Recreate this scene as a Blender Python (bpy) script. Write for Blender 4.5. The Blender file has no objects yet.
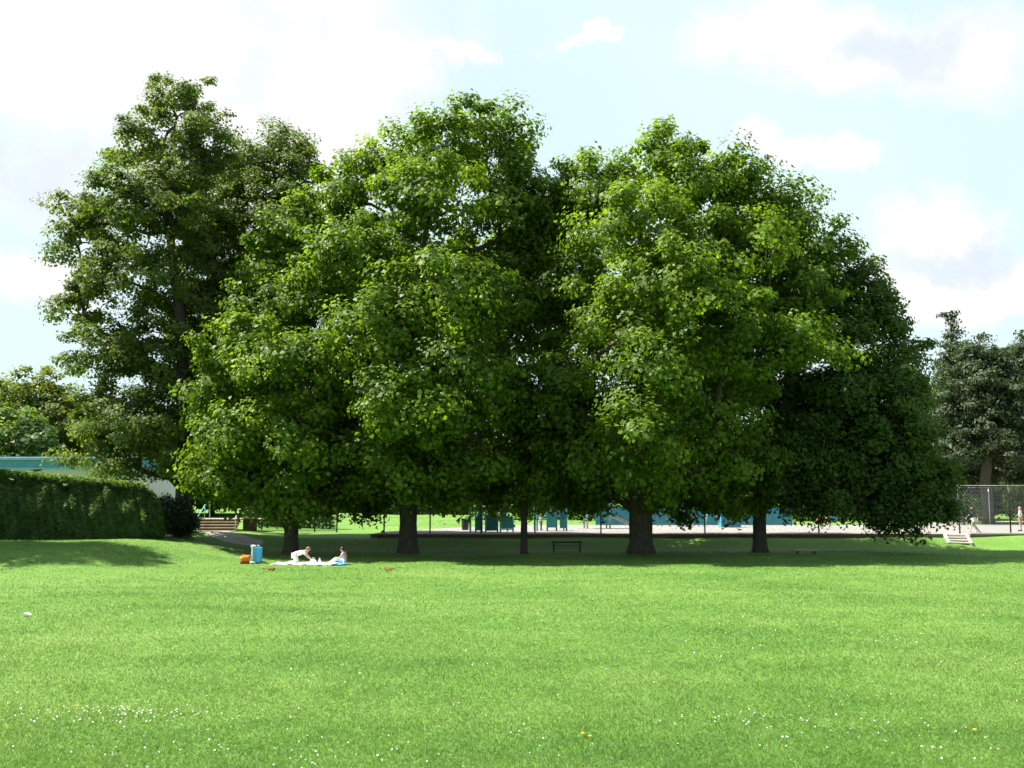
import bpy, bmesh, math, random
import numpy as np
from mathutils import Vector, Matrix

random.seed(7)
RNG = np.random.default_rng(7)
scene = bpy.context.scene
COL = scene.collection
R = math.radians

# ------------------------------------------------------------------ camera
CAM_Z, FPX, PITCH = 3.1, 1000.0, math.atan(116 / 1000)
cd = bpy.data.cameras.new('camera')
cd.sensor_width = 36
cd.lens = 36 * FPX / 1024
cd.clip_end = 5000
cam = bpy.data.objects.new('camera', cd)
COL.objects.link(cam)
cam.location = (0, 0, CAM_Z)
cam.rotation_euler = (math.pi / 2 + PITCH, 0, 0)
scene.camera = cam


def at(px, py, Y):
    """world point seen at pixel px,py at distance Y in front"""
    u, v = (px - 512) / FPX, (384 - py) / FPX
    dy = math.cos(PITCH) - v * math.sin(PITCH)
    dz = math.sin(PITCH) + v * math.cos(PITCH)
    return Vector((u * Y / dy, Y, CAM_Z + dz * Y / dy))


# ------------------------------------------------------------------ terrain
def sstep(a, b, x):
    t = np.clip((x - a) / (b - a), 0, 1)
    return t * t * (3 - 2 * t)


def ground(x, y):
    x = np.asarray(x, float)
    y = np.asarray(y, float)
    z = 0.62 * sstep(63.2, 66.7, y) + 0.22 * sstep(68, 100, y) + 0.4 * sstep(100, 132, y) + 0.9 * sstep(125, 185, y) + 4 * sstep(185, 700, y)
    z = z + 0.16 * sstep(29, 34, x) * sstep(63.2, 66.7, y) * (1 - sstep(70, 75, y))
    bank = sstep(-12.5, -21.5, x) if False else 1 - sstep(-21.5, -13.5, x)
    z = z + 1.0 * bank * sstep(38, 51, y) * (1 - sstep(58, 72, y) * 0.75)
    z = z + 0.035 * np.sin(x * 0.23 + 1.3) * np.sin(y * 0.19) + 0.02 * np.sin(x * 0.6 + y * 0.45)
    return z


def gz(x, y):
    return float(ground(x, y))


# ------------------------------------------------------------------ materials
def new_mat(name):
    m = bpy.data.materials.new(name)
    m.use_nodes = True
    nt = m.node_tree
    nt.nodes.clear()
    return m, nt


def N(nt, t, **kw):
    n = nt.nodes.new(t)
    for k, v in kw.items():
        setattr(n, k, v)
    return n


def ramp(nt, fac, stops):
    r = N(nt, 'ShaderNodeValToRGB')
    el = r.color_ramp.elements
    while len(el) < len(stops):
        el.new(0.5)
    for e, (p, c) in zip(el, stops):
        e.position = p
        e.color = (*c, 1) if len(c) == 3 else c
    nt.links.new(fac, r.inputs[0])
    return r.outputs[0]


def simple(name, col, rough=0.7, var=0.18, scale=6.0, metal=0.0, bump=0.0, spec=0.4, detail=5):
    m, nt = new_mat(name)
    out = N(nt, 'ShaderNodeOutputMaterial')
    b = N(nt, 'ShaderNodeBsdfPrincipled')
    tc = N(nt, 'ShaderNodeTexCoord')
    no = N(nt, 'ShaderNodeTexNoise')
    no.inputs['Scale'].default_value = scale
    no.inputs['Detail'].default_value = detail
    nt.links.new(tc.outputs['Object'], no.inputs['Vector'])
    lo = tuple(c * (1 - var) for c in col)
    hi = tuple(min(1, c * (1 + var)) for c in col)
    nt.links.new(ramp(nt, no.outputs['Fac'], [(0.3, lo), (0.7, hi)]), b.inputs['Base Color'])
    b.inputs['Roughness'].default_value = rough
    b.inputs['Metallic'].default_value = metal
    b.inputs['Specular IOR Level'].default_value = spec
    if bump:
        bp = N(nt, 'ShaderNodeBump')
        bp.inputs['Strength'].default_value = bump
        bp.inputs['Distance'].default_value = 0.03
        nt.links.new(no.outputs['Fac'], bp.inputs['Height'])
        nt.links.new(bp.outputs[0], b.inputs['Normal'])
    nt.links.new(b.outputs[0], out.inputs[0])
    return m


def leaf_mat(name, dark, mid, light, trans=0.4, rough=0.42, spec=0.5, tcol=None):
    m, nt = new_mat(name)
    out = N(nt, 'ShaderNodeOutputMaterial')
    at_ = N(nt, 'ShaderNodeAttribute')
    at_.attribute_name = 'tint'
    c = ramp(nt, at_.outputs['Fac'], [(0.0, dark), (0.5, mid), (1.0, light)])
    b = N(nt, 'ShaderNodeBsdfPrincipled')
    b.inputs['Roughness'].default_value = rough
    b.inputs['Specular IOR Level'].default_value = spec
    nt.links.new(c, b.inputs['Base Color'])
    tr = N(nt, 'ShaderNodeBsdfTranslucent')
    mx = N(nt, 'ShaderNodeMix', data_type='RGBA', blend_type='MULTIPLY')
    mx.inputs[0].default_value = 1
    nt.links.new(c, mx.inputs[6])
    mx.inputs[7].default_value = (*(tcol or (1.5, 1.35, 0.6)), 1)
    nt.links.new(mx.outputs[2], tr.inputs[0])
    ms = N(nt, 'ShaderNodeMixShader')
    ms.inputs[0].default_value = trans
    nt.links.new(b.outputs[0], ms.inputs[1])
    nt.links.new(tr.outputs[0], ms.inputs[2])
    nt.links.new(ms.outputs[0], out.inputs[0])
    return m


def bark_mat(name, a, b_, sc=5):
    m, nt = new_mat(name)
    out = N(nt, 'ShaderNodeOutputMaterial')
    b = N(nt, 'ShaderNodeBsdfPrincipled')
    tc = N(nt, 'ShaderNodeTexCoord')
    mp = N(nt, 'ShaderNodeMapping')
    mp.inputs['Scale'].default_value = (sc, sc, sc * 0.3)
    no = N(nt, 'ShaderNodeTexNoise')
    no.inputs['Scale'].default_value = 2
    no.inputs['Detail'].default_value = 8
    no.inputs['Roughness'].default_value = 0.7
    nt.links.new(tc.outputs['Object'], mp.inputs[0])
    nt.links.new(mp.outputs[0], no.inputs['Vector'])
    nt.links.new(ramp(nt, no.outputs['Fac'], [(0.35, a), (0.7, b_)]), b.inputs['Base Color'])
    b.inputs['Roughness'].default_value = 0.9
    bp = N(nt, 'ShaderNodeBump')
    bp.inputs['Strength'].default_value = 0.8
    bp.inputs['Distance'].default_value = 0.05
    nt.links.new(no.outputs['Fac'], bp.inputs['Height'])
    nt.links.new(bp.outputs[0], b.inputs['Normal'])
    nt.links.new(b.outputs[0], out.inputs[0])
    return m


def grass_colour(nt):
    """patchy lawn colour in world metres, shared by soil sheet and blades"""
    geo = N(nt, 'ShaderNodeNewGeometry')
    sep = N(nt, 'ShaderNodeSeparateXYZ')
    nt.links.new(geo.outputs['Position'], sep.inputs[0])
    cmb = N(nt, 'ShaderNodeCombineXYZ')
    nt.links.new(sep.outputs[0], cmb.inputs[0])
    nt.links.new(sep.outputs[1], cmb.inputs[1])
    n1 = N(nt, 'ShaderNodeTexNoise')
    n1.inputs['Scale'].default_value = 0.16
    n1.inputs['Detail'].default_value = 6
    n1.inputs['Roughness'].default_value = 0.62
    nt.links.new(cmb.outputs[0], n1.inputs['Vector'])
    n2 = N(nt, 'ShaderNodeTexNoise')
    n2.inputs['Scale'].default_value = 2.6
    n2.inputs['Detail'].default_value = 5
    n2.inputs['Roughness'].default_value = 0.7
    nt.links.new(cmb.outputs[0], n2.inputs['Vector'])
    n3 = N(nt, 'ShaderNodeTexNoise')
    n3.inputs['Scale'].default_value = 0.5
    n3.inputs['Detail'].default_value = 3
    mp = N(nt, 'ShaderNodeMapping')
    mp.inputs['Scale'].default_value = (0.22, 0.9, 1)
    mp.inputs['Location'].default_value = (31, 17, 0)
    nt.links.new(cmb.outputs[0], mp.inputs[0])
    nt.links.new(mp.outputs[0], n3.inputs['Vector'])
    c1 = ramp(nt, n1.outputs['Fac'], [(0.32, GRASS[0]), (0.5, GRASS[1]), (0.68, GRASS[2])])
    c2 = ramp(nt, n2.outputs['Fac'], [(0.3, (0.84, 0.88, 0.82)), (0.5, (1, 1, 1)), (0.72, (1.12, 1.08, 1.12))])
    c3 = ramp(nt, n3.outputs['Fac'], [(0.3, (0.83, 0.89, 0.84)), (0.48, (1, 1, 1)), (0.7, (1.12, 1.06, 1.15))])
    a = N(nt, 'ShaderNodeMix', data_type='RGBA', blend_type='MULTIPLY')
    a.inputs[0].default_value = 1
    nt.links.new(c1, a.inputs[6])
    nt.links.new(c2, a.inputs[7])
    b = N(nt, 'ShaderNodeMix', data_type='RGBA', blend_type='MULTIPLY')
    b.inputs[0].default_value = 1
    nt.links.new(a.outputs[2], b.inputs[6])
    nt.links.new(c3, b.inputs[7])
    return b.outputs[2], n2.outputs['Fac']


GRASS = [(0.080, 0.180, 0.026), (0.106, 0.208, 0.034), (0.140, 0.236, 0.049)]


def lawn_mat():
    m, nt = new_mat('lawn_turf')
    out = N(nt, 'ShaderNodeOutputMaterial')
    b = N(nt, 'ShaderNodeBsdfPrincipled')
    c, f = grass_colour(nt)
    # fine blade-scale mottling
    geo = N(nt, 'ShaderNodeNewGeometry')
    n4 = N(nt, 'ShaderNodeTexNoise')
    n4.inputs['Scale'].default_value = 14
    n4.inputs['Detail'].default_value = 4
    n4.inputs['Roughness'].default_value = 0.8
    nt.links.new(geo.outputs['Position'], n4.inputs['Vector'])
    cc = ramp(nt, n4.outputs['Fac'], [(0.3, (0.66, 0.7, 0.6)), (0.5, (1, 1, 1)), (0.72, (1.3, 1.22, 1.3))])
    a = N(nt, 'ShaderNodeMix', data_type='RGBA', blend_type='MULTIPLY')
    a.inputs[0].default_value = 1
    nt.links.new(c, a.inputs[6])
    nt.links.new(cc, a.inputs[7])
    nt.links.new(a.outputs[2], b.inputs['Base Color'])
    b.inputs['Roughness'].default_value = 0.85
    b.inputs['Specular IOR Level'].default_value = 0.2
    bp = N(nt, 'ShaderNodeBump')
    bp.inputs['Strength'].default_value = 0.5
    bp.inputs['Distance'].default_value = 0.05
    nt.links.new(n4.outputs['Fac'], bp.inputs['Height'])
    nt.links.new(bp.outputs[0], b.inputs['Normal'])
    nt.links.new(b.outputs[0], out.inputs[0])
    return m


def blade_mat():
    m, nt = new_mat('grass_blade')
    out = N(nt, 'ShaderNodeOutputMaterial')
    b = N(nt, 'ShaderNodeBsdfPrincipled')
    c, f = grass_colour(nt)
    at_ = N(nt, 'ShaderNodeAttribute')
    at_.attribute_name = 'tint'
    cc = ramp(nt, at_.outputs['Fac'], [(0.0, (0.90, 0.93, 0.85)), (0.5, (1, 1, 1)), (1.0, (1.12, 1.08, 1.16))])
    a = N(nt, 'ShaderNodeMix', data_type='RGBA', blend_type='MULTIPLY')
    a.inputs[0].default_value = 1
    nt.links.new(c, a.inputs[6])
    nt.links.new(cc, a.inputs[7])
    nt.links.new(a.outputs[2], b.inputs['Base Color'])
    b.inputs['Roughness'].default_value = 0.5
    b.inputs['Specular IOR Level'].default_value = 0.35
    tr = N(nt, 'ShaderNodeBsdfTranslucent')
    t = N(nt, 'ShaderNodeMix', data_type='RGBA', blend_type='MULTIPLY')
    t.inputs[0].default_value = 1
    nt.links.new(a.outputs[2], t.inputs[6])
    t.inputs[7].default_value = (1.3, 1.3, 0.8, 1)
    nt.links.new(t.outputs[2], tr.inputs[0])
    ms = N(nt, 'ShaderNodeMixShader')
    ms.inputs[0].default_value = 0.4
    nt.links.new(b.outputs[0], ms.inputs[1])
    nt.links.new(tr.outputs[0], ms.inputs[2])
    nt.links.new(ms.outputs[0], out.inputs[0])
    return m


def brick_mat():
    m, nt = new_mat('old_brick')
    out = N(nt, 'ShaderNodeOutputMaterial')
    b = N(nt, 'ShaderNodeBsdfPrincipled')
    tc = N(nt, 'ShaderNodeTexCoord')
    mp = N(nt, 'ShaderNodeMapping')
    mp.inputs['Rotation'].default_value = (math.pi / 2, 0, 0)
    br = N(nt, 'ShaderNodeTexBrick')
    br.inputs['Scale'].default_value = 1
    br.inputs['Brick Width'].default_value = 0.23
    br.inputs['Row Height'].default_value = 0.075
    br.inputs['Mortar Size'].default_value = 0.008
    br.inputs['Color1'].default_value = (0.20, 0.085, 0.055, 1)
    br.inputs['Color2'].default_value = (0.12, 0.06, 0.045, 1)
    br.inputs['Mortar'].default_value = (0.26, 0.23, 0.2, 1)
    nt.links.new(tc.outputs['Object'], mp.inputs[0])
    nt.links.new(mp.outputs[0], br.inputs['Vector'])
    nt.links.new(br.outputs['Color'], b.inputs['Base Color'])
    b.inputs['Roughness'].default_value = 0.9
    nt.links.new(b.outputs[0], out.inputs[0])
    return m


M = {
    'lawn': lawn_mat(), 'blade': blade_mat(), 'brick': brick_mat(),
    'plane': leaf_mat('plane_leaf', (0.058, 0.115, 0.010), (0.108, 0.190, 0.017), (0.190, 0.285, 0.036), 0.52, 0.48, 0.2, (1.6, 1.55, 0.5)),
    'lime': leaf_mat('lime_leaf', (0.064, 0.108, 0.022), (0.112, 0.168, 0.036), (0.190, 0.250, 0.066), 0.45, 0.55, 0.18, (1.4, 1.4, 0.5)),
    'chestnut': leaf_mat('chestnut_leaf', (0.038, 0.084, 0.012), (0.062, 0.122, 0.018), (0.108, 0.175, 0.032), 0.44, 0.5, 0.2),
    'needle': leaf_mat('conifer_needle', (0.030, 0.056, 0.022), (0.050, 0.082, 0.033), (0.084, 0.118, 0.050), 0.25, 0.6, 0.3),
    'far': leaf_mat('background_leaf', (0.080, 0.125, 0.020), (0.120, 0.172, 0.028), (0.170, 0.220, 0.046), 0.48, 0.55, 0.15),
    'hedge': leaf_mat('hedge_leaf', (0.060, 0.125, 0.032), (0.100, 0.185, 0.048), (0.175, 0.265, 0.075), 0.5, 0.5, 0.3),
    'shrub': leaf_mat('shrub_leaf', (0.018, 0.040, 0.014), (0.030, 0.060, 0.020), (0.055, 0.09, 0.030), 0.25, 0.4, 0.5),
    'copper': leaf_mat('copper_leaf', (0.040, 0.020, 0.030), (0.065, 0.034, 0.045), (0.10, 0.06, 0.07), 0.3, 0.5, 0.4, (1.3, .8, .9)),
    'russet': leaf_mat('russet_leaf', (0.10, 0.05, 0.02), (0.17, 0.10, 0.04), (0.26, 0.19, 0.09), 0.3, 0.5, 0.4),
    'deadleaf': leaf_mat('dead_leaf', (0.16, 0.07, 0.02), (0.25, 0.12, 0.04), (0.34, 0.18, 0.07), 0.2, 0.7, 0.3),
    'bark': bark_mat('plane_bark', (0.035, 0.028, 0.02), (0.11, 0.09, 0.065)),
    'bark_dark': bark_mat('lime_bark', (0.03, 0.025, 0.02), (0.085, 0.07, 0.055)),
    'bark_red': bark_mat('pine_bark', (0.06, 0.048, 0.038), (0.15, 0.12, 0.095)),
    'paving': simple('pale_tarmac', (0.225, 0.21, 0.20), 0.9, 0.12, 0.8, bump=0.1),
    'path': simple('worn_path', (0.34, 0.31, 0.29), 0.9, 0.15, 2.0, bump=0.2),
    'wallwhite': simple('painted_render', (0.68, 0.61, 0.74), 0.8, 0.06, 1.5),
    'fascia': simple('teal_fascia', (0.08, 0.26, 0.42), 0.45, 0.12, 1.2),
    'fascia2': simple('pale_teal_trim', (0.20, 0.44, 0.60), 0.45, 0.1, 1.2),
    'roof': simple('felt_roof', (0.14, 0.14, 0.14), 0.9, 0.2, 2),
    'timber': simple('weathered_timber', (0.36, 0.29, 0.21), 0.85, 0.25, 9, bump=0.3),
    'timber_dark': simple('dark_brown_timber', (0.09, 0.07, 0.05), 0.9, 0.3, 9, bump=0.3),  # dark brown; also carries the painted shade of the concrete risers
    'concrete': simple('cast_concrete', (0.46, 0.43, 0.37), 0.9, 0.15, 5, bump=0.2),
    'soil': simple('bare_soil', (0.10, 0.07, 0.05), 0.95, 0.3, 6),
    'darkpost': simple('dark_green_metal', (0.018, 0.032, 0.028), 0.5, 0.2, 8),
    'greenmesh': simple('green_wire', (0.02, 0.085, 0.07), 0.5, 0.2, 8),
    'galv': simple('galvanised_steel', (0.42, 0.44, 0.45), 0.45, 0.1, 8, metal=0.5),
    'wire': simple('grey_wire', (0.20, 0.22, 0.22), 0.5, 0.1, 8, metal=0.3),
    'teal': simple('teal_paint', (0.06, 0.36, 0.40), 0.4, 0.15, 4),
    'tealdark': simple('dark_teal_paint', (0.04, 0.25, 0.31), 0.45, 0.2, 4),
    'tealpale': simple('pale_teal_paint', (0.20, 0.52, 0.50), 0.4, 0.1, 4),
    'blue': simple('blue_paint', (0.05, 0.22, 0.50), 0.4, 0.12, 4),
    'skyblue': simple('sky_blue_fabric', (0.06, 0.36, 0.62), 0.65, 0.08, 9),
    'white': simple('white_cloth', (0.80, 0.80, 0.79), 0.8, 0.03, 7),
    'whiteplastic': simple('white_plastic', (0.78, 0.79, 0.80), 0.4, 0.03, 7),
    'orange': simple('orange_fabric', (0.72, 0.20, 0.015), 0.7, 0.15, 9),
    'darkred': simple('dark_red_fabric', (0.28, 0.035, 0.015), 0.7, 0.15, 9),
    'skin': simple('skin', (0.56, 0.34, 0.24), 0.5, 0.06, 12),
    'hair_brown': simple('brown_hair', (0.20, 0.10, 0.045), 0.5, 0.25, 30),
    'hair_dark': simple('dark_red_hair', (0.055, 0.016, 0.014), 0.45, 0.25, 30),
    'hair_fair': simple('fair_hair', (0.42, 0.27, 0.12), 0.5, 0.2, 30),
    'pink': simple('pink_cotton', (0.68, 0.42, 0.50), 0.8, 0.08, 9),
    'navy': simple('navy_cotton', (0.03, 0.045, 0.10), 0.8, 0.15, 9),
    'palegrey': simple('pale_grey_cotton', (0.66, 0.66, 0.68), 0.8, 0.06, 9),
    'green_cloth': simple('bright_green_cotton', (0.03, 0.42, 0.30), 0.8, 0.08, 9),
    'denim': simple('denim', (0.10, 0.15, 0.26), 0.85, 0.15, 20),
    'khaki': simple('khaki_cotton', (0.36, 0.27, 0.17), 0.85, 0.1, 9),
    'eye': simple('dark_eye', (0.02, 0.015, 0.012), 0.2, 0.1, 9),
    'housewall': simple('buff_render', (0.55, 0.43, 0.27), 0.85, 0.1, 1.2),
    'tile': simple('clay_tile', (0.22, 0.11, 0.075), 0.85, 0.2, 3),
    'glass': simple('window_glass', (0.04, 0.05, 0.06), 0.08, 0.1, 3, spec=0.8),
    'carpaint': simple('white_car_paint', (0.75, 0.76, 0.78), 0.25, 0.02, 3, spec=0.6),
    'tyre': simple('tyre_rubber', (0.02, 0.02, 0.02), 0.85, 0.1, 9),
    'daisy': simple('daisy_petal', (0.66, 0.67, 0.60), 0.7, 0.03, 9),
    'yellow': simple('yellow_petal', (0.75, 0.55, 0.02), 0.7, 0.08, 30),
    'stalk': simple('flower_stalk', (0.12, 0.22, 0.05), 0.7, 0.1, 30),
    'bench': simple('dark_painted_wood', (0.016, 0.020, 0.030), 0.6, 0.2, 8),
    'redframe': simple('faded_red_paint', (0.36, 0.08, 0.08), 0.5, 0.1, 6),
}


# ------------------------------------------------------------------ object helpers
def tag(o, label=None, cat=None, group=None, kind=None):
    if label: o['label'] = label
    if cat: o['category'] = cat
    if group: o['group'] = group
    if kind: o['kind'] = kind
    return o


def thing(name, label, cat, loc=(0, 0, 0), rz=0, group=None):
    o = bpy.data.objects.new(name, None)
    o.empty_display_size = 0.3
    COL.objects.link(o)
    o.location = loc
    o.rotation_euler = (0, 0, rz)
    return tag(o, label, cat, group)


def link(name, mesh, mat, parent=None, smooth=False):
    o = bpy.data.objects.new(name, mesh)
    COL.objects.link(o)
    if mat is not None:
        mesh.materials.append(mat)
    if smooth:
        mesh.polygons.foreach_set('use_smooth', np.ones(len(mesh.polygons), bool))
    if parent is not None:
        o.parent = parent
    return o


class MB:
    """collects boxes, tubes and lathes for ONE mesh object"""

    def __init__(self):
        self.bm = bmesh.new()

    def box(self, c, s, rot=None, bev=0.0):
        r = bmesh.ops.create_cube(self.bm, size=1)
        vs = r['verts']
        m = Matrix.Translation(c) @ (rot.to_4x4() if rot is not None else Matrix()) @ Matrix.Diagonal((*s, 1))
        bmesh.ops.transform(self.bm, matrix=m, verts=vs)
        if bev:
            es = list({e for v in vs for e in v.link_edges})
            bmesh.ops.bevel(self.bm, geom=es, offset=bev, segments=2, affect='EDGES', profile=0.5)
        return self

    def tube(self, pts, rad, seg=8, caps=True):
        pts = [Vector(p) for p in pts]
        if not isinstance(rad, (list, tuple)):
            rad = [rad] * len(pts)
        rings = []
        for i, p in enumerate(pts):
            d = (pts[min(i + 1, len(pts) - 1)] - pts[max(i - 1, 0)]).normalized()
            a = Vector((0, 0, 1)) if abs(d.z) < 0.9 else Vector((1, 0, 0))
            u = d.cross(a).normalized()
            w = d.cross(u)
            rings.append([self.bm.verts.new(p + (u * math.cos(t) + w * math.sin(t)) * rad[i]) for t in [2 * math.pi * k / seg for k in range(seg)]])
        for a, b in zip(rings, rings[1:]):
            for k in range(seg):
                self.bm.faces.new((a[k], a[(k + 1) % seg], b[(k + 1) % seg], b[k]))
        if caps:
            self.bm.faces.new(rings[0])
            self.bm.faces.new(rings[-1][::-1])
        return self

    def prism(self, outline, axis, a, b):
        """outline: 2-D points; axis 'y' extrudes x,z outline along y; 'x' extrudes y,z outline along x"""
        f = (lambda p, t: (p[0], t, p[1])) if axis == 'y' else (lambda p, t: (t, p[0], p[1])) if axis == 'x' else (lambda p, t: (p[0], p[1], t))
        A = [self.bm.verts.new(f(p, a)) for p in outline]
        B = [self.bm.verts.new(f(p, b)) for p in outline]
        n = len(outline)
        self.bm.faces.new(A)
        self.bm.faces.new(B[::-1])
        for i in range(n):
            self.bm.faces.new((A[i], B[i], B[(i + 1) % n], A[(i + 1) % n]))
        return self

    def ball(self, c, s, sub=2):
        r = bmesh.ops.create_icosphere(self.bm, subdivisions=sub, radius=1)
        bmesh.ops.transform(self.bm, matrix=Matrix.Translation(c) @ Matrix.Diagonal((*s, 1)), verts=r['verts'])
        return self

    def build(self, name, mat, parent=None, smooth=False):
        bmesh.ops.recalc_face_normals(self.bm, faces=self.bm.faces)
        me = bpy.data.meshes.new(name)
        self.bm.to_mesh(me)
        self.bm.free()
        return link(name, me, mat, parent, smooth)


def mesh_np(name, verts, faces, tint=None):
    """verts (n,3), faces (m,k) all k-gons"""
    me = bpy.data.meshes.new(name)
    k = faces.shape[1]
    me.vertices.add(len(verts))
    me.vertices.foreach_set('co', np.ascontiguousarray(verts, np.float32).ravel())
    me.loops.add(faces.size)
    me.loops.foreach_set('vertex_index', np.ascontiguousarray(faces, np.int32).ravel())
    me.polygons.add(len(faces))
    me.polygons.foreach_set('loop_start', np.arange(0, faces.size, k, dtype=np.int32))
    me.polygons.foreach_set('loop_total', np.full(len(faces), k, np.int32))
    if tint is not None:
        a = me.attributes.new('tint', 'FLOAT', 'FACE')
        a.data.foreach_set('value', np.ascontiguousarray(tint, np.float32))
    me.update(calc_edges=True)
    return me


def norm(a):
    return a / np.maximum(np.linalg.norm(a, axis=1, keepdims=True), 1e-9)


def leaf_mesh(name, c, n, size, tint, rng, aspect=0.8, fold=0.25):
    """one folded four-point leaf per row"""
    k = len(c)
    n = norm(n)
    t = norm(np.cross(n, rng.normal(size=(k, 3))))
    b = np.cross(n, t)
    L = size[:, None]
    v = np.empty((k, 4, 3))
    v[:, 0] = c - t * L * 0.5
    v[:, 1] = c + b * L * 0.5 * aspect + n * L * fold * 0.5
    v[:, 2] = c + t * L * 0.5 - n * L * fold * 0.4
    v[:, 3] = c - b * L * 0.5 * aspect + n * L * fold * 0.5
    f = np.arange(k * 4).reshape(k, 4)
    return mesh_np(name, v.reshape(-1, 3), f, np.clip(tint, 0, 1))


# ------------------------------------------------------------------ trees
def trunk_tubes(nodes, parent, rad, seg=6, minr=0.0):
    V, F = [], []
    cnt = 0
    ang = np.linspace(0, 2 * np.pi, seg, endpoint=False)
    ca, sa = np.cos(ang), np.sin(ang)
    for i, p in enumerate(parent):
        if p < 0:
            continue
        a, b = nodes[p], nodes[i]
        d = b - a
        l = np.linalg.norm(d)
        if l < 1e-4:
            continue
        d = d / l
        h = np.array([0, 0, 1.]) if abs(d[2]) < 0.9 else np.array([1., 0, 0])
        u = np.cross(d, h)
        u /= np.linalg.norm(u)
        w = np.cross(d, u)
        ra = min(rad[p], rad[i] * 1.35)
        rb = rad[i]
        ring = u * ca[:, None] + w * sa[:, None]
        V.append(a - d * ra * 0.3 + ring * ra)
        V.append(b + ring * rb)
        for k in range(seg):
            F.append((cnt + k, cnt + (k + 1) % seg, cnt + seg + (k + 1) % seg, cnt + seg + k))
        cnt += 2 * seg
    return np.concatenate(V), np.array(F)


def make_tree(name, label, base, lobes, leafmat, barkmat, trunk_r, leaf=0.24, per_clump=120, clump_r=0.95,
              spacing=1.25, top_frac=0.75, seed=1, depth=1.0, fork=0.35, keep_inside=0.4, group=None, up=0.55, droop=0.0, flat=0.65,
              aspect=0.8, trunk_lean=(0, 0), low_trunk=2.2, inner=True, cat='tree', trunk_name='trunk'):
    """lobes: list of (cx,cy,cz,rx,ry,rz) in world metres"""
    rng = np.random.default_rng(seed)
    base = np.array(base, float)
    L = np.array(lobes, float)
    root = thing(name, label, cat, tuple(base), 0, group)
    # clump centres near the lobe surfaces
    cs, outs, lobeid = [], [], []
    for li, (cx, cy, cz, rx, ry, rz) in enumerate(L):
        area = 4 * np.pi * (((rx * ry) ** 1.6 + (rx * rz) ** 1.6 + (ry * rz) ** 1.6) / 3) ** (1 / 1.6)
        n = int(area / spacing ** 2 * 1.3)
        d = norm(rng.normal(size=(n, 3)))
        keep = (d[:, 2] > -0.55) | (rng.random(n) < 0.45)
        d = d[keep]
        r = 1 - 0.62 * rng.random(len(d)) ** 1.35
        r *= 1 + 0.10 * rng.normal(size=len(d))
        p = np.array([cx, cy, cz]) + d * r[:, None] * np.array([rx, ry, rz])
        # cull those buried inside other lobes
        q = np.full(len(p), 9.0)
        for lj in range(len(L)):
            if lj != li:
                e = np.linalg.norm((p - L[lj, :3]) / L[lj, 3:], axis=1)
                q = np.minimum(q, e)
        keep = (q > 0.62) | (rng.random(len(p)) < keep_inside)
        cs.append(p[keep])
        outs.append(norm(d[keep] / np.array([rx, ry, rz])))
        lobeid += [li] * int(keep.sum())
    C = np.concatenate(cs)
    O = np.concatenate(outs)
    lobeid = np.array(lobeid)
    ok = C[:, 2] > base[2] + 0.9
    C, O, lobeid = C[ok], O[ok], lobeid[ok]
    # ---- wood: trunk then greedy branching to every clump
    cen = L[:, :3].mean(0)
    ztop = (L[:, 2] + L[:, 5]).max()
    H = ztop - base[2]
    nodes, par = [base.copy()], [-1]
    nt_ = 9
    for i in range(1, nt_ + 1):
        t = i / nt_
        zz = base[2] + H * top_frac * t
        w = max(0, (zz - base[2] - low_trunk) / max(H * top_frac - low_trunk, 0.1))
        tx = base[0] + (cen[0] - base[0]) * 0.85 * w ** 1.7 + rng.normal() * 0.16 * min(1, trunk_r / 0.45) * (i > 1)
        ty = base[1] + (cen[1] - base[1]) * 0.85 * w ** 1.7 + rng.normal() * 0.16 * min(1, trunk_r / 0.45) * (i > 1)
        nodes.append(np.array([tx, ty, zz]))
        par.append(i - 1)
    n_tr = len(nodes)
    # main limbs to lobe centres
    order = np.argsort(np.linalg.norm(L[:, :2] - base[:2], axis=1))

    def attach(target, bits, jit, start_nodes=None):
        P = np.array(nodes)
        d = np.linalg.norm(P - target, axis=1)
        cost = d + 1.3 * np.maximum(0, P[:, 2] - target[2] + d * fork)
        cost[:3] += 100 if n_tr > 3 and P[2, 2] < base[2] + low_trunk else 0
        cost[0] += 1000
        cost[1] += 1000 if P[1, 2] < base[2] + low_trunk * 0.6 else 0
        s = int(np.argmin(cost))
        a = nodes[s]
        dd = target - a
        l = np.linalg.norm(dd)
        last = s
        for k in range(1, bits + 1):
            t = k / bits
            q = a + dd * t
            if k < bits:
                q = q + rng.normal(size=3) * jit * l + np.array([0, 0, 0.12 * l * math.sin(math.pi * t)])
            nodes.append(q)
            par.append(last)
            last = len(nodes) - 1

    for li in order:
        attach(L[li, :3] - np.array([0, 0, L[li, 5] * 0.25]), 3, 0.045)
    dist = np.linalg.norm(C - L[lobeid, :3], axis=1)
    for ci in np.argsort(dist):
        attach(C[ci] - O[ci] * 0.25, 2, 0.06)
    P = np.array(nodes)
    load = np.zeros(len(P))
    haschild = np.zeros(len(P), bool)
    for i, p in enumerate(par):
        if p >= 0:
            haschild[p] = True
    load[~haschild] = 1
    for i in range(len(P) - 1, 0, -1):
        load[par[i]] += load[i]
    rad = trunk_r * (load / load[0]) ** 0.48
    rad = np.maximum(rad, 0.016)
    # trunk with flare: denser rings
    tP, tr_ = [], []
    for i in range(n_tr):
        tP.append(P[i]); tr_.append(rad[i])
    tr_ = np.array(tr_)
    tr_ = np.maximum(tr_, trunk_r * (1 - 0.75 * np.arange(n_tr) / (n_tr - 1)))
    mb = MB()
    pts, rr = [], []
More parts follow.
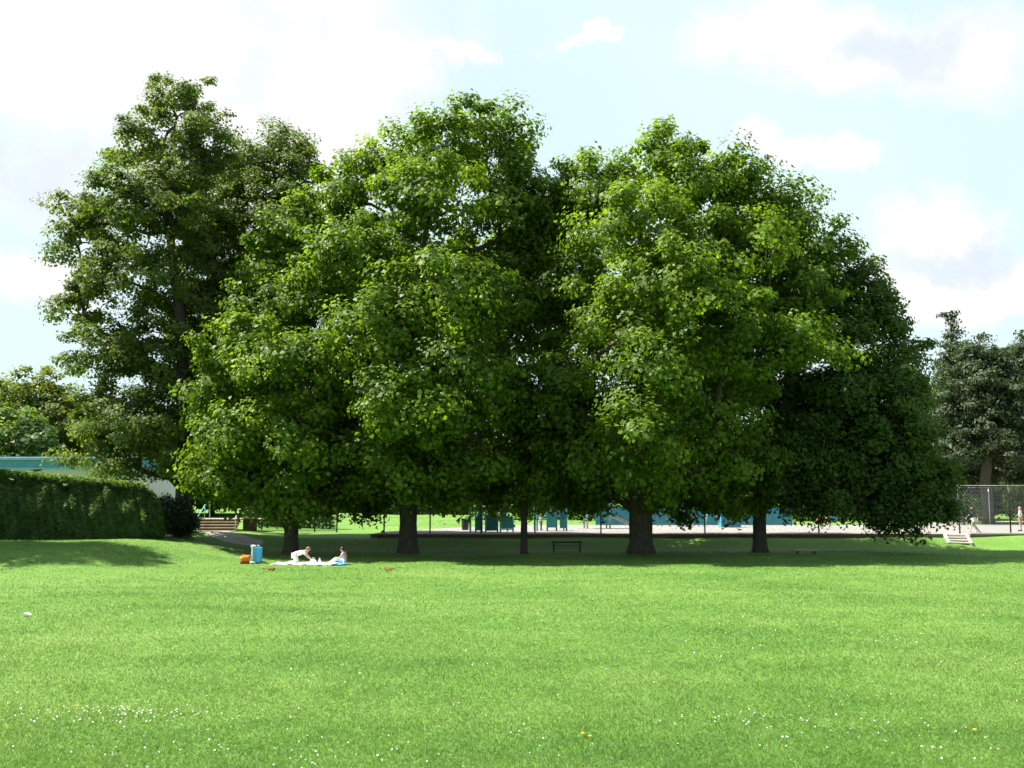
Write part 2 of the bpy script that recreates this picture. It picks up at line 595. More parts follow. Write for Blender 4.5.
    for i in range(n_tr - 1):
        for s in range(4):
            t = s / 4
            p = tP[i] * (1 - t) + tP[i + 1] * t
            h = p[2] - base[2]
            r_ = (tr_[i] * (1 - t) + tr_[i + 1] * t)
            if i == 0:
                r_ = trunk_r
            r_ = r_ * (1 + 0.34 * math.exp(-h / 0.35)) * (1 + 0.03 * rng.normal())
            if i == 0 and s == 0:
                p = p - np.array([0, 0, 0.3])
                pts.append(Vector(p - base)); rr.append(r_ * 1.15)
                p = p + np.array([0, 0, 0.3])
            pts.append(Vector(p - base)); rr.append(r_)
    mb.tube(pts, rr, 14)
    mb.build(trunk_name, barkmat, root, True)
    V, F = trunk_tubes(P[:], [(-1 if i < 3 else p) for i, p in enumerate(par)], np.where(np.arange(len(P)) < n_tr, rad * 0.6, rad))
    me = mesh_np('branches', V - base, F)
    link('branches', me, barkmat, root, True)
    # ---- leaves
    nC = len(C)
    k = rng.poisson(per_clump, nC)
    idx = np.repeat(np.arange(nC), k)
    n = len(idx)
    d = norm(rng.normal(size=(n, 3)))
    cr = clump_r * (0.65 + 0.6 * rng.random(nC))
    # young shoots standing proud of the upper outline
    shoot = (O[:, 2] > 0.1) & (rng.random(nC) < 0.22)
    C = C + np.where(shoot, 1.0, 0.0)[:, None] * (O * (0.15 + 0.3 * rng.random((nC, 1))) + np.array([0, 0, 0.2]) * rng.random((nC, 1))) * clump_r
    cr = np.where(shoot, cr * 0.72, cr)
    r = rng.random(n) ** 0.45 * cr[idx]
    off = d * r[:, None]
    off[:, 2] *= flat
    # stretch clumps outward a little so the outline gets sprigs
    off += O[idx] * (rng.random(n) ** 2 * 0.55 * cr[idx])[:, None]
    off[:, 2] -= droop * (r ** 2)
    pos = C[idx] + off
    # inner fill for shade: sparse leaves along the branches
    nor = 0.75 * norm(off + 1e-6) + 0.5 * O[idx] + np.array([0, 0, up]) + 0.42 * rng.normal(size=(n, 3))
    ctint = rng.normal(0.0, 0.16, nC) + 0.04 * rng.normal(size=len(L))[lobeid]
    tint = 0.45 + ctint[idx] + rng.normal(0, 0.17, n)
    tint = tint + (rng.random(n) < 0.02) * 0.3
    size = leaf * (0.5 + 1.0 * rng.random(n) ** 1.3)
    ok = pos[:, 2] > ground(pos[:, 0], pos[:, 1]) + 0.5
    me = leaf_mesh('crown', pos[ok] - base, nor[ok], size[ok], tint[ok], rng, aspect)
    link('crown', me, leafmat, root)
    return root


def lobes_px(lst, Y, depth=1.0):
    """(px,py,rx,ry[,dY[,depth]]) -> world ellipsoids"""
    out = []
    for l in lst:
        px, py, rx, ry = l[:4]
        dY = l[4] if len(l) > 4 else 0
        yy = Y + dY
        c = at(px, py, yy)
        s = yy / FPX
        rr = rx * s
        ry_ = ry * s
        dp = l[5] if len(l) > 5 else 1.0
        out.append((c.x, c.y, c.z, rr, (rr + ry_) / 2 * depth * dp, ry_))
    return out


def base_at(px, Y):
    x = (px - 512) / FPX * Y * 1.0
    c = at(px, 545, Y)
    return (c.x, Y, gz(c.x, Y))


MAIN = 'big trees across the lawn'
make_tree('lime_tree', 'tallest tree at the left, loose olive crown with sky gaps, beside the hedge end', base_at(181, 64),
          lobes_px([(177, 109, 40, 34), (140, 150, 38, 36, 1), (208, 150, 28, 42, -1), (180, 185, 44, 40, 1), (150, 225, 56, 40, 2), (150, 200, 62, 38, -2), (100, 215, 40, 36, 0), (170, 335, 56, 46, 2), (160, 410, 50, 44, 2), (80, 245, 28, 32, 1),
                    (185, 225, 40, 40, 3), (135, 275, 50, 36, -2), (85, 305, 30, 34, 0), (180, 300, 42, 42, 2), (110, 350, 50, 34, -1),
                    (160, 370, 48, 38, 1), (95, 425, 30, 34, -1), (140, 425, 52, 38, -2), (175, 440, 36, 34, 2), (125, 460, 40, 18, 0), (95, 456, 28, 22, -1), (140, 466, 36, 16, -2), (215, 270, 26, 60, 3), (205, 380, 26, 50, 3)], 64, 1.15),
          M['lime'], M['bark_dark'], 0.46, leaf=0.205, per_clump=165, clump_r=0.95, flat=0.55, spacing=1.62, top_frac=0.86, seed=11, group=MAIN, fork=0.2, keep_inside=0.12, up=0.7)
make_tree('lime_tree', 'second olive-green tree, round-topped, between the tallest tree and the bright middle trees', base_at(291, 72),
          lobes_px([(275, 156, 42, 30), (303, 188, 24, 36, -1), (240, 178, 34, 32, 0), (262, 215, 50, 40, -2), (215, 230, 30, 36, 0), (225, 285, 42, 40, -1),
                    (275, 290, 50, 50, 0), (235, 350, 45, 45, -1), (290, 370, 50, 60, 0), (250, 430, 45, 40, 0)], 72, 1.1),
          M['lime'], M['bark_dark'], 0.36, leaf=0.205, per_clump=175, clump_r=0.95, flat=0.55, spacing=1.45, top_frac=0.8, seed=12, group=MAIN, fork=0.2, keep_inside=0.12, up=0.7)
make_tree('plane_tree', 'bright green low spreading tree standing behind the picnic blanket, boughs hanging near the ground', base_at(291, 58.6),
          lobes_px([(328, 300, 42, 40, -1), (270, 315, 40, 36, 0), (245, 360, 46, 40, -2), (220, 400, 28, 40, 0), (300, 370, 55, 45, -4), (230, 440, 46, 40, -3), (220, 478, 28, 32, -1),
                    (290, 440, 55, 42, -4), (350, 390, 42, 52, -2), (255, 495, 46, 30, -2), (310, 492, 44, 26, -3), (340, 455, 42, 40, -2), (280, 420, 60, 60, 4), (330, 470, 50, 40, 5)], 58.6, 1.0),
          M['plane'], M['bark'], 0.40, leaf=0.25, per_clump=165, clump_r=1.15, spacing=1.62, top_frac=0.7, seed=13, group=MAIN, low_trunk=2.0)
make_tree('plane_tree', 'huge bright green round-headed tree on the thick trunk in the left middle', base_at(408, 59.6),
          lobes_px([(460, 144, 52, 36), (400, 165, 46, 36, 0), (515, 152, 22, 40, 1), (350, 195, 42, 40, 1), (300, 235, 44, 36, 1), (275, 268, 28, 36, 0), (430, 205, 60, 46, -5),
                    (500, 225, 42, 60, 0), (522, 195, 26, 46, 1), (515, 265, 40, 56, 3), (360, 265, 56, 46, -5), (440, 290, 62, 48, -8), (510, 320, 36, 60, -1), (385, 340, 56, 44, -8), (460, 375, 56, 46, -8), (415, 410, 60, 44, -9),
                    (500, 410, 36, 56, -3), (390, 465, 44, 34, -6), (450, 465, 52, 36, -5), (400, 300, 90, 90, 5), (450, 430, 80, 60, 6), (380, 440, 60, 50, 4), (440, 488, 50, 20, 2), (500, 492, 40, 18, 3), (370, 495, 34, 18, 1)], 60.5, 1.0),
          M['plane'], M['bark'], 0.53, leaf=0.25, per_clump=165, clump_r=1.15, spacing=1.65, top_frac=0.75, seed=14, group=MAIN, low_trunk=3.0)
make_tree('plane_tree', 'young slim-trunked tree squeezed between the two biggest crowns', base_at(524, 59),
          lobes_px([(545, 360, 24, 36, -1), (560, 400, 26, 36, -2), (530, 420, 30, 40, 0), (550, 455, 34, 36, -2), (515, 470, 34, 30, 0), (540, 488, 34, 20, -1)], 59, 1.0),
          M['plane'], M['bark_dark'], 0.20, leaf=0.24, per_clump=105, clump_r=0.8, spacing=1.25, top_frac=0.7, seed=15, group=MAIN, low_trunk=2.4)
make_tree('plane_tree', 'huge bright green tree with pointed top on the thickest trunk, right of centre', base_at(641, 59.6),
          lobes_px([(655, 162, 40, 38), (600, 190, 44, 34, 0), (565, 225, 30, 40, 1), (735, 180, 34, 36, 0), (695, 190, 42, 40, -2), (785, 218, 34, 40, 0), (640, 230, 60, 42, -5),
                    (580, 290, 36, 46, -2), (553, 200, 22, 34, 1), (560, 310, 38, 60, 3), (825, 262, 30, 34, -1), (740, 250, 52, 44, -4), (785, 395, 46, 54, 2), (755, 225, 52, 50, 2), (800, 300, 44, 60, 2), (680, 290, 56, 46, -8), (620, 330, 46, 40, -7), (790, 290, 40, 44, -3), (735, 335, 46, 42, -7),
                    (805, 345, 42, 34, -7), (570, 390, 36, 44, -5), (660, 370, 50, 42, -9), (640, 440, 40, 40, -10), (600, 455, 36, 36, -6), (715, 400, 46, 44, -7), (670, 480, 44, 28, -6),
                    (735, 455, 40, 40, -6), (660, 320, 90, 90, 5), (725, 380, 60, 70, 2), (640, 440, 70, 55, 5), (590, 470, 44, 30, 2), (570, 462, 44, 36, 3), (585, 494, 40, 16, 1), (700, 498, 50, 18, 1), (735, 492, 36, 20, -2)], 60.5, 1.0),
          M['plane'], M['bark'], 0.68, leaf=0.25, per_clump=165, clump_r=1.15, spacing=1.65, top_frac=0.75, seed=16, group=MAIN, low_trunk=3.0)
make_tree('chestnut_tree', 'dark green spreading tree at the right end of the row, boughs sweeping low', base_at(760, 60.2),
          lobes_px([(858, 285, 36, 34), (885, 315, 32, 36, 0), (850, 330, 46, 50, -1), (902, 355, 26, 34, 0), (880, 385, 52, 44, -2), (830, 410, 56, 46, -2), (905, 412, 24, 40, 0), (870, 450, 56, 44, -2),
                    (790, 455, 48, 42, -3), (915, 465, 34, 36, -1), (930, 500, 24, 22, -1), (840, 490, 50, 26, -2), (895, 505, 40, 18, -1), (860, 430, 60, 60, 1), (800, 430, 50, 60, 1), (905, 520, 30, 10, 0), (870, 470, 50, 40, 2), (890, 440, 40, 40, -3), (820, 470, 44, 34, -1), (800, 500, 36, 14, 1), (922, 500, 30, 24, -1), (890, 512, 42, 14, -1), (938, 513, 18, 12, 0), (915, 480, 34, 30, 1)], 60.0, 0.72),
          M['chestnut'], M['bark_dark'], 0.40, leaf=0.25, per_clump=150, clump_r=1.05, spacing=1.45, top_frac=0.62, seed=17, group=MAIN, low_trunk=3.0, droop=0.2, aspect=0.6, up=0.6)

_b = (-37.5, 50.0, gz(-37.5, 50.0))
make_tree('lime_tree', 'tall tree out of the picture on the left, its shadow falling before the hedge', _b,
          [(-37.5 + dx, 50 + dy_, zc * 1.18, r_, r_, rz_) for dx, dy_, zc, r_, rz_ in ((0, 0, 22, 3.4, 3.2), (3, 1, 18, 3.4, 3), (-3, -1, 18, 3.4, 3), (1, -3, 15, 3.6, 3), (0, 3, 14, 3.6, 3), (3.5, -1, 13, 3.2, 2.6), (-3, 1, 12, 3.2, 2.6))],
          M['lime'], M['bark_dark'], 0.4, leaf=0.22, per_clump=150, clump_r=1.1, spacing=1.6, top_frac=0.8, seed=18, group=MAIN, fork=0.2, keep_inside=0.3, low_trunk=4)

# background trees ------------------------------------------------------------
def simple_lobes(cx, cy, z0, w, h, n, rng):
    out = []
    for i in range(n):
        t = i / max(n - 1, 1)
        a = i * 2.4
        rr = w * 0.3 * math.sin(math.pi * (0.25 + 0.6 * t))
        out.append((cx + math.cos(a) * rr, cy + math.sin(a) * rr, z0 + h * (0.22 + 0.6 * t), w * 0.3, w * 0.3, h * 0.2))
    out.append((cx, cy, z0 + h * 0.6, w * 0.34, w * 0.34, h * 0.38))
    return out


def bg_tree(name, label, px, top, Y, wpx, mat, seed, n=8, leaf=0.42, bark='bark_dark', group='trees beyond the park buildings', bot=0.0, per=60, spacing=2.0, tr=0.3):
    b = base_at(px, Y)
    h = at(px, top, Y).z - b[2]
    w = wpx * Y / FPX
    return make_tree(name, label, b, simple_lobes(b[0], b[1], b[2] + bot, w, h - bot, n, None), M[mat], M[bark], tr, leaf=leaf, per_clump=per, clump_r=1.3, spacing=spacing,
                     top_frac=0.6, seed=seed, group=group, keep_inside=0.1, up=0.7)


bg_tree('broadleaf_tree', 'yellow-green round-topped tree beyond the teal-edged roof', 42, 374, 118, 105, 'far', 31)
bg_tree('broadleaf_tree', 'green tree cut by the left edge of the photo beyond the teal-edged roof', -8, 384, 108, 70, 'far', 32)
bg_tree('broadleaf_tree', 'pale grey-green tree between the round-topped tree and the tallest tree', 88, 402, 125, 66, 'far', 33)
bg_tree('broadleaf_tree', 'lower dark green tree in front of the yellow-green round-topped tree beyond the roof', 20, 412, 104, 70, 'hedge', 34)

# conifers at the right
def conifer(label, px, top, Y, wpx, seed, group, mat='needle', bark='bark_red', bot=2.5, spiky=True, name='conifer_tree', tr=0.35, gaps=1.45):
    b = base_at(px, Y)
    h = at(px, top, Y).z - b[2]
    w = wpx * Y / FPX
    rng = np.random.default_rng(seed)
    lob = []
    nt_ = 9
    for i in range(nt_):
        t = i / (nt_ - 1)
        z = b[2] + bot + (h - bot) * (0.08 + 0.90 * t)
        ww = w * 0.5 * ((1 - t) ** 0.75 * 0.95 + 0.05 if spiky else math.sqrt(max(0.03, 1 - (t * 1.0) ** 2.2)))
        kk = 5 if ww > 1.2 else 1
        for k in range(kk):
            a = k * 2 * math.pi / kk + i * 0.9 + rng.normal() * 0.2
            rr = ww * (0.58 if kk > 1 else 0) * (0.8 + 0.4 * rng.random())
            lob.append((b[0] + math.cos(a) * rr, b[1] + math.sin(a) * rr, z + rng.normal() * 0.25, max(ww * 0.48, 0.4), max(ww * 0.48, 0.4), (h - bot) / nt_ * 0.55))
    if spiky:
        for k in range(9):
            t = 0.55 + 0.46 * k / 8
            rr = max(0.45, w * 0.42 * (1 - t) + 0.3)
            lob.append((b[0], b[1], b[2] + bot + (h - bot) * t, rr, rr, 1.1))
            lob.append((b[0] + rr * 0.5 * math.cos(k * 2.1), b[1] + rr * 0.5 * math.sin(k * 2.1), b[2] + bot + (h - bot) * t - 0.5, rr, rr, 0.8))
    return make_tree(name, label, b, lob, M[mat], M[bark], tr, leaf=0.34, per_clump=75, clump_r=1.0, spacing=gaps, top_frac=0.97, seed=seed, group=group, keep_inside=0.55 if spiky else 0.2,
                     up=0.3, droop=0.18, flat=0.45, aspect=0.45, fork=-0.1, low_trunk=3)


RG = 'dark evergreens beyond the court'
conifer('narrow dark spruce with a pointed tip, just right of the big trees', 962, 324, 100, 70, 41, RG, bot=3)
conifer('broad dark pine with bare reddish trunk above the chain-link fence', 990, 336, 96, 105, 42, RG, bot=5.0, spiky=False, tr=0.5)
conifer('dark pine at the right edge of the photo, partly out of frame', 1036, 333, 104, 90, 43, RG, bot=4.0, spiky=False)
bg_tree('broadleaf_tree', 'pale green tree half hidden between the big trees and the spruce', 926, 385, 112, 60, 'far', 44, group='trees beyond the court')

# row behind the playground, seen in the gaps under the crowns
row = [(210, 118, 'chestnut', 'dark tree beyond the timber steps, seen below the left crowns'),
       (330, 150, 'far', 'far tree beyond the sloping lawn, seen left of the thick left-middle trunk'),
       (452, 152, 'chestnut', 'far dark tree behind the first climbing frame'),
       (560, 146, 'far', 'far tree behind the middle of the playground'),
       (680, 150, 'chestnut', 'far dark tree behind the teal board fence'),
       (800, 148, 'far', 'far tree behind the court, seen under the dark right-hand crown')]
proto = {}
for i, (px, Y, mat, lab) in enumerate(row):
    if mat not in proto:
        proto[mat] = bg_tree('broadleaf_tree', lab, px, 418, Y, 150, mat, 50 + i, n=12, group='far trees behind the playground', leaf=0.5, per=80, spacing=2.2)
    else:
        src = proto[mat]
        c = src.copy()
        COL.objects.link(c)
        for ch in list(src.children):
            k = ch.copy()
            COL.objects.link(k)
            k.parent = c
        b = base_at(px, Y)
        c.location = b
        c.rotation_euler = (0, 0, i * 1.3)
        c['label'] = lab


# ------------------------------------------------------------------ leafy masses (hedge, shrubs)
def leafy(name, label, cat, pts, out, mat, leaf, parent_loc, seed, twig='stems', twigmat='bark_dark', aspect=0.7, group=None, tb=0.0, twigs=None):
    rng = np.random.default_rng(seed)
    root = thing(name, label, cat, parent_loc, 0, group)
    pl = np.array(parent_loc)
    n = len(pts)
    nor = 0.7 * out + np.array([0, 0, 0.45]) + 0.6 * rng.normal(size=(n, 3))
    cell = np.floor(pts * 1.3).astype(int)
    h = np.sin(cell[:, 0] * 12.9 + cell[:, 1] * 78.2 + cell[:, 2] * 37.7) * 43758.5
    ct = (h - np.floor(h) - 0.5) * 0.35
    tint = 0.45 + tb + ct + rng.normal(0, 0.17, n)
    me = leaf_mesh('foliage', pts - pl, nor, leaf * (0.6 + 0.8 * rng.random(n)), tint, rng, aspect)
    link('foliage', me, mat, root)
    if twigs is not None:
        mb = MB()
        for a, b in twigs:
            mb.tube([Vector(a) - Vector(parent_loc), (Vector(a) + Vector(b)) / 2 + Vector(rng.normal(size=3) * 0.06) - Vector(parent_loc), Vector(b) - Vector(parent_loc)], [0.05, 0.035, 0.012], 6)
        mb.build(twig, M[twigmat], root, True)
    return root


def make_hedge():
    rng = np.random.default_rng(5)
    n = 190000
    # centre line from far left to the right-hand end
    P0, P1 = np.array([-36.0, 51.5]), np.array([-21.0, 57.6])
    t = rng.random(n)
    zt = 5.30 - 1.57 * t + 0.10 * np.sin(t * 31) + 0.10 * np.sin(t * 73 + 1) + 0.06 * np.sin(t * 160)
    xy = P0 + (P1 - P0) * t[:, None]
    z0 = ground(xy[:, 0], xy[:, 1])
    dirv = (P1 - P0) / np.linalg.norm(P1 - P0)
    nrm = np.array([-dirv[1], dirv[0]])
    which = rng.random(n)
    hz = rng.random(n)                       # height fraction on the sides
    side = np.where(which < 0.52, -1.0, np.where(which < 0.74, 1.0, 0.0))
    # bulging, leaning side profile that rounds over into the top
    prof = 1.35 - 0.15 * hz - 0.85 * np.clip((hz - 0.45) / 0.55, 0, 1) ** 1.5
    bulge = 0.06 * np.sin(t * 118 + hz * 6.0) + 0.07 * np.sin(t * 67 - hz * 8) + 0.05 * np.sin(t * 231 + hz * 9) + 0.06 * np.sin(hz * 14 + t * 40)
    depth_in = 0.30 * rng.random(n) ** 1.5
    u = np.where(side == 0, (rng.random(n) * 2 - 1) * 0.5, side * (prof + bulge - depth_in))
    zz = np.where(side == 0, zt - 0.05 - 0.25 * u ** 2 - 0.3 * rng.random(n) ** 2, z0 + 0.02 + (zt - z0) * hz * 0.97)
    pos = np.stack([xy[:, 0] + nrm[0] * u, xy[:, 1] + nrm[1] * u, zz], 1)
    tilt = np.where(side == 0, 1.0, 0.2 + 1.1 * np.clip((hz - 0.35) / 0.5, 0, 1))
    out = np.stack([nrm[0] * np.sign(u) * (side != 0), nrm[1] * np.sign(u) * (side != 0), tilt], 1)
    # feathery upright shoots along the top
    m = 17000
    t2 = rng.random(m)
    xy2 = P0 + (P1 - P0) * t2[:, None]
    o2 = (rng.random(m) - 0.5) * 1.1
    zt2 = 5.30 - 1.57 * t2 + rng.random(m) ** 2 * 0.45 - 0.1
    p2 = np.stack([xy2[:, 0] + nrm[0] * o2, xy2[:, 1] + nrm[1] * o2, zt2], 1)
    # rounded end
    m3 = 16000
    d = norm(rng.normal(size=(m3, 3)))
    d[:, 2] = np.abs(d[:, 2])
    zt3, zb = 3.75, gz(*P1)
    p3 = np.array([P1[0], P1[1], zb + 0.05]) + d * np.array([1.15, 1.15, zt3 - zb]) * (1 - 0.25 * rng.random((m3, 1)))
    pts = np.concatenate([pos, p2, p3])
    outs = np.concatenate([out, np.tile([0, 0, 1.0], (m, 1)), d])
    tw = []
    for k in range(26):
        q = P0 + (P1 - P0) * (k + 0.5) / 26
        zz = gz(*q)
        tw.append(((q[0], q[1], zz), (q[0] + random.uniform(-.3, .3), q[1] + random.uniform(-.3, .3), zz + 2.6)))
    leafy('hedge', 'tall clipped green hedge with feathery top on the grass bank at the left', 'hedge', pts, outs, M['hedge'], 0.15, (P1[0], P1[1], zb), 5, twigs=tw, aspect=0.6)


make_hedge()


def shrub(label, px, py_base, Y, w, h, mat, seed, n=5000, leaf=0.14, name='shrub', group=None):
    rng = np.random.default_rng(seed)
    c = at(px, py_base, Y)
    z0 = gz(c.x, Y)
    pts, outs, tw = [], [], []
    for k in range(7):
        cc = np.array([c.x + rng.normal() * w * 0.2, Y + rng.normal() * w * 0.2, z0 + h * (0.3 + 0.35 * rng.random())])
        r = np.array([w * 0.33, w * 0.33, h * 0.33])
        d = norm(rng.normal(size=(n // 7, 3)))
        s = 1 - 0.4 * rng.random((len(d), 1)) + 0.12 * rng.normal(size=(len(d), 1))
        p = cc + d * r * s
        pts.append(p); outs.append(d)
        tw.append(((c.x, Y, z0 - 0.05), tuple(cc)))
    pts = np.concatenate(pts); outs = np.concatenate(outs)
    ok = pts[:, 2] > z0 + 0.02
    return leafy(name, label, 'shrub', pts[ok], outs[ok], M[mat], leaf, (c.x, Y, z0), seed, twigs=tw, group=group)


shrub('dark evergreen bush at the foot of the tallest tree', 176, 540, 61.0, 2.5, 2.3, 'shrub', 61, 9000)
shrub('dark bush closing off the end of the hedge', 152, 540, 60.0, 2.2, 2.9, 'shrub', 62, 8000)
shrub('small russet-brown plant between the hedge end and the dark bush', 155, 538, 59.2, 0.9, 1.1, 'russet', 63, 1500, 0.10)
BG = 'bushes behind the right-hand fence'
shrub('copper-purple bush behind the chain-link fence left of the pine trunk', 972, 505, 112, 6.5, 4.5, 'copper', 64, 5000, 0.3, group=BG)
shrub('light green bush behind the fence right of the pine trunk', 1010, 505, 110, 5.0, 5.0, 'far', 65, 4000, 0.3, group=BG)
shrub('dark green bush behind the fence under the spruce', 946, 505, 108, 6, 4.2, 'chestnut', 66, 4500, 0.3, group=BG)
shrub('dark green bush at the right edge behind the fence', 1040, 505, 116, 6, 5.5, 'chestnut', 67, 4000, 0.3, group=BG)

# far hedges behind the playground: separate clipped lengths
def far_hedge(label, px0, px1, Y, h, seed, mat='chestnut'):
    rng = np.random.default_rng(seed)
    a, b = at(px0, 510, Y), at(px1, 510, Y)
    n = int(abs(b.x - a.x) * 420)
    t = rng.random(n)
    x = a.x + (b.x - a.x) * t
    z0 = ground(x, np.full(n, Y))
    hh = h * (1 + 0.08 * np.sin(t * 40) + 0.06 * np.sin(t * 97))
    q = rng.random(n)
    cx = np.where(q < 0.5, -1.0, np.where(q < 0.7, 1.0, 0.0))
    hz = rng.random(n)
    yy = np.where(cx == 0, (rng.random(n) * 2 - 1) * 0.75, cx * (0.85 - 0.2 * hz - 0.25 * rng.random(n)))
    p = np.stack([x, Y + yy, z0 + np.where(cx == 0, hh * (0.97 + 0.06 * rng.random(n)), hh * hz)], 1)
    o = np.stack([np.zeros(n), cx, np.where(cx == 0, 1.0, 0.2)], 1)
    leafy('hedge', label, 'hedge', p, o, M[mat], 0.26, (a.x, Y, gz(a.x, Y)), seed)


far_hedge('dark dense hedge behind the green mesh fence beside the timber steps', 246, 334, 83, 1.9, 70)
far_hedge('long low dark hedge far across the sloping lawn left of the playground', 255, 470, 128, 1.5, 71)
far_hedge('dark hedge behind the teal board fence of the playground', 470, 760, 110, 2.6, 72)
far_hedge('dark hedge behind the court under the dark right-hand tree', 762, 942, 106, 2.4, 73)


# ------------------------------------------------------------------ ground, court, path
def make_lawn():
    xs = np.concatenate([np.linspace(-600, -60, 28), np.linspace(-58, 62, 161), np.linspace(70, 600, 27)])
    ys = np.concatenate([np.linspace(-60, 8, 10), np.linspace(9, 62, 100), np.linspace(62.4, 70, 30), np.linspace(71, 140, 60), np.linspace(145, 1500, 60)])
    X, Y = np.meshgrid(xs, ys)
    V = np.stack([X, Y, ground(X, Y)], -1).reshape(-1, 3)
    nx = len(xs)
    i = np.arange(len(ys) - 1)[:, None] * nx + np.arange(nx - 1)[None]
    F = np.stack([i, i + 1, i + nx + 1, i + nx], -1).reshape(-1, 4)
    o = link('lawn', mesh_np('lawn', V, F), M['lawn'], None, True)
    tag(o, 'wide mown green lawn sloping up to the trees', 'lawn', kind='structure')


make_lawn()
COURT_Z, CY0, CY1 = 0.86, 67.15, 92.0


def make_court():
    mb = MB()
    mb.prism([(-9.4, CY0), (62, CY0), (62, CY1), (1.0, CY1), (-4, 84), (-9.0, 72)], 'z', 0.30, COURT_Z)
    o = mb.build('court', M['paving'])
    tag(o, 'pale tarmac court and playground surface behind the trees', 'court', kind='structure')
    # retaining brick wall, broken by the steps on the right
    for (x0, x1, zt, lab) in ((-8.9, 28.35, 0.9, 'low old brick retaining wall along the front of the court, behind the tree trunks'),
                              (30.25, 62, 0.93, 'low brick edging wall right of the concrete steps')):
        r = thing('brick_wall', lab, 'wall', (x0, 66.85, 0))
        b = MB(); b.box(((x1 - x0) / 2, 0, 0.42), (x1 - x0, 0.24, 0.84)); b.build('wall_face', M['brick'], r)
        c = MB(); c.box(((x1 - x0) / 2, 0, 0.842 + (zt - 0.84) / 2), (x1 - x0, 0.30, zt - 0.84), bev=0.012); c.build('coping', M['concrete'], r)


make_court()


def ribbon(name, pts, wid, mat, label, cat, lift=0.004):
    V, F = [], []
    n = 0
    for i, (x, y) in enumerate(pts):
        a = Vector(pts[max(i - 1, 0)]); b = Vector(pts[min(i + 1, len(pts) - 1)])
        d = (b - a).normalized()
        nx, ny = -d.y, d.x
        w = wid[i] if isinstance(wid, list) else wid
        for s in np.linspace(-1, 1, 7):
            xx, yy = x + nx * w * s, y + ny * w * s
            V.append((xx, yy, gz(xx, yy) + lift + 0.02))
    for i in range(len(pts) - 1):
        for k in range(6):
            F.append((i * 7 + k, i * 7 + k + 1, i * 7 + 8 + k, i * 7 + 7 + k))
    o = link(name, mesh_np(name, np.array(V), np.array(F)), mat, None, True)
    tag(o, label, cat, kind='structure')


def smooth_pts(ctrl, n=40):
    c = [Vector(p) for p in ctrl]
    out = []
    for i in range(len(c) - 1):
        p0, p1, p2, p3 = c[max(i - 1, 0)], c[i], c[i + 1], c[min(i + 2, len(c) - 1)]
        for k in range(n // (len(c) - 1)):
            t = k / (n // (len(c) - 1))
            q = 0.5 * ((2 * p1) + (-p0 + p2) * t + (2 * p0 - 5 * p1 + 4 * p2 - p3) * t * t + (-p0 + 3 * p1 - 3 * p2 + p3) * t ** 3)
            out.append((q.x, q.y))
    out.append(tuple(c[-1]))
    return out


PATH_PTS = smooth_pts([(-20.9, 71.4), (-20.3, 69.0), (-19.4, 66.6), (-17.8, 64.8), (-15.9, 63.9)], 60)
ribbon('path', PATH_PTS, [1.0 - 0.0 * i for i in range(len(PATH_PTS) - 6)] + [0.95, 0.85, 0.7, 0.5, 0.3, 0.1], M['path'], 'worn grey path curving from the timber steps along the lawn', 'path')
ribbon('path', smooth_pts([(38.5, 92.5), (42, 97), (47, 101), (56, 104), (75, 106)], 40), 1.6, M['path'], 'pale path beyond the court by the right-hand fence', 'path')


YB = 49.3
bx0, bx1 = at(275, 562, YB).x, at(346, 562, YB).x


# ------------------------------------------------------------------ grass blades and daisies
def grass_patch():
    rng = np.random.default_rng(3)
    hw, ya, yb = 0.545, 10.2, 68.0
    # density falls smoothly with distance while the blades get broader
    yy = np.linspace(ya, yb, 600)
    dens = 3300 * (12 / np.maximum(yy, 12)) ** 2.45 * (1 - 0.85 * sstep(50, 68, yy))
    pdf = dens * 2 * hw * yy
    cdf = np.cumsum(pdf) * (yy[1] - yy[0])
    n = int(cdf[-1])
    y = np.interp(rng.random(n) * cdf[-1], cdf, yy)
    x = (rng.random(n) * 2 - 1) * y * hw
    ok = (np.abs(y - YB) > 1.5) | (x < bx0 - 0.1) | (x > bx1 + 0.15)
    for (qx, qy) in PATH_PTS:
        ok &= (x - qx) ** 2 + (y - qy) ** 2 > 1.0
    ok &= (y < 66.6) | (x < -9.5)
    ok &= ~((np.abs(x - 28.7 - (y - 64.8) * 0.3) < 0.8) & (y > 64.6))
    x, y = x[ok], y[ok]
    n = len(x)
    w = 0.0042 * (y / 12.5) ** 0.8
    f = np.sin(x * 1.7 + np.sin(y * 1.1) * 2) * np.sin(y * 1.3 + np.sin(x * 0.9) * 2)
    hh = 0.040 * (0.55 + 0.75 * rng.random(n)) * (1 + 0.2 * f)
    z = ground(x, y)
    a = rng.random(n) * 2 * np.pi
    lean = rng.normal(0, 0.8, (n, 2))
    base = np.stack([x, y, z], 1)
    ww = w * (0.7 + 0.6 * rng.random(n))
    dx = np.stack([np.cos(a), np.sin(a), np.zeros(n)], 1) * ww[:, None]
    tip = base + np.stack([lean[:, 0] * hh, lean[:, 1] * hh, hh], 1)
    V = [np.stack([base - dx, base + dx, tip], 1).reshape(-1, 3)]
    T = [np.clip(0.5 + rng.normal(0, 0.2, n) * np.clip(16 / y, 0.35, 1), 0, 1)]
    V = np.concatenate(V)
    F = np.arange(len(V)).reshape(-1, 3)
    o = link('grass', mesh_np('grass', V, F, np.concatenate(T)), M['blade'])
    tag(o, 'short green grass blades of the near lawn', 'grass', kind='stuff')


grass_patch()


def ground_px(px, py):
    """point of the lawn seen at a pixel"""
    lo, hi = 5.0, 60.0
    for _ in range(40):
        mid = (lo + hi) / 2
        p = at(px, py, mid)
        if p.z > gz(p.x, mid): lo = mid
        else: hi = mid
    p = at(px, py, lo)
    return p.x, lo


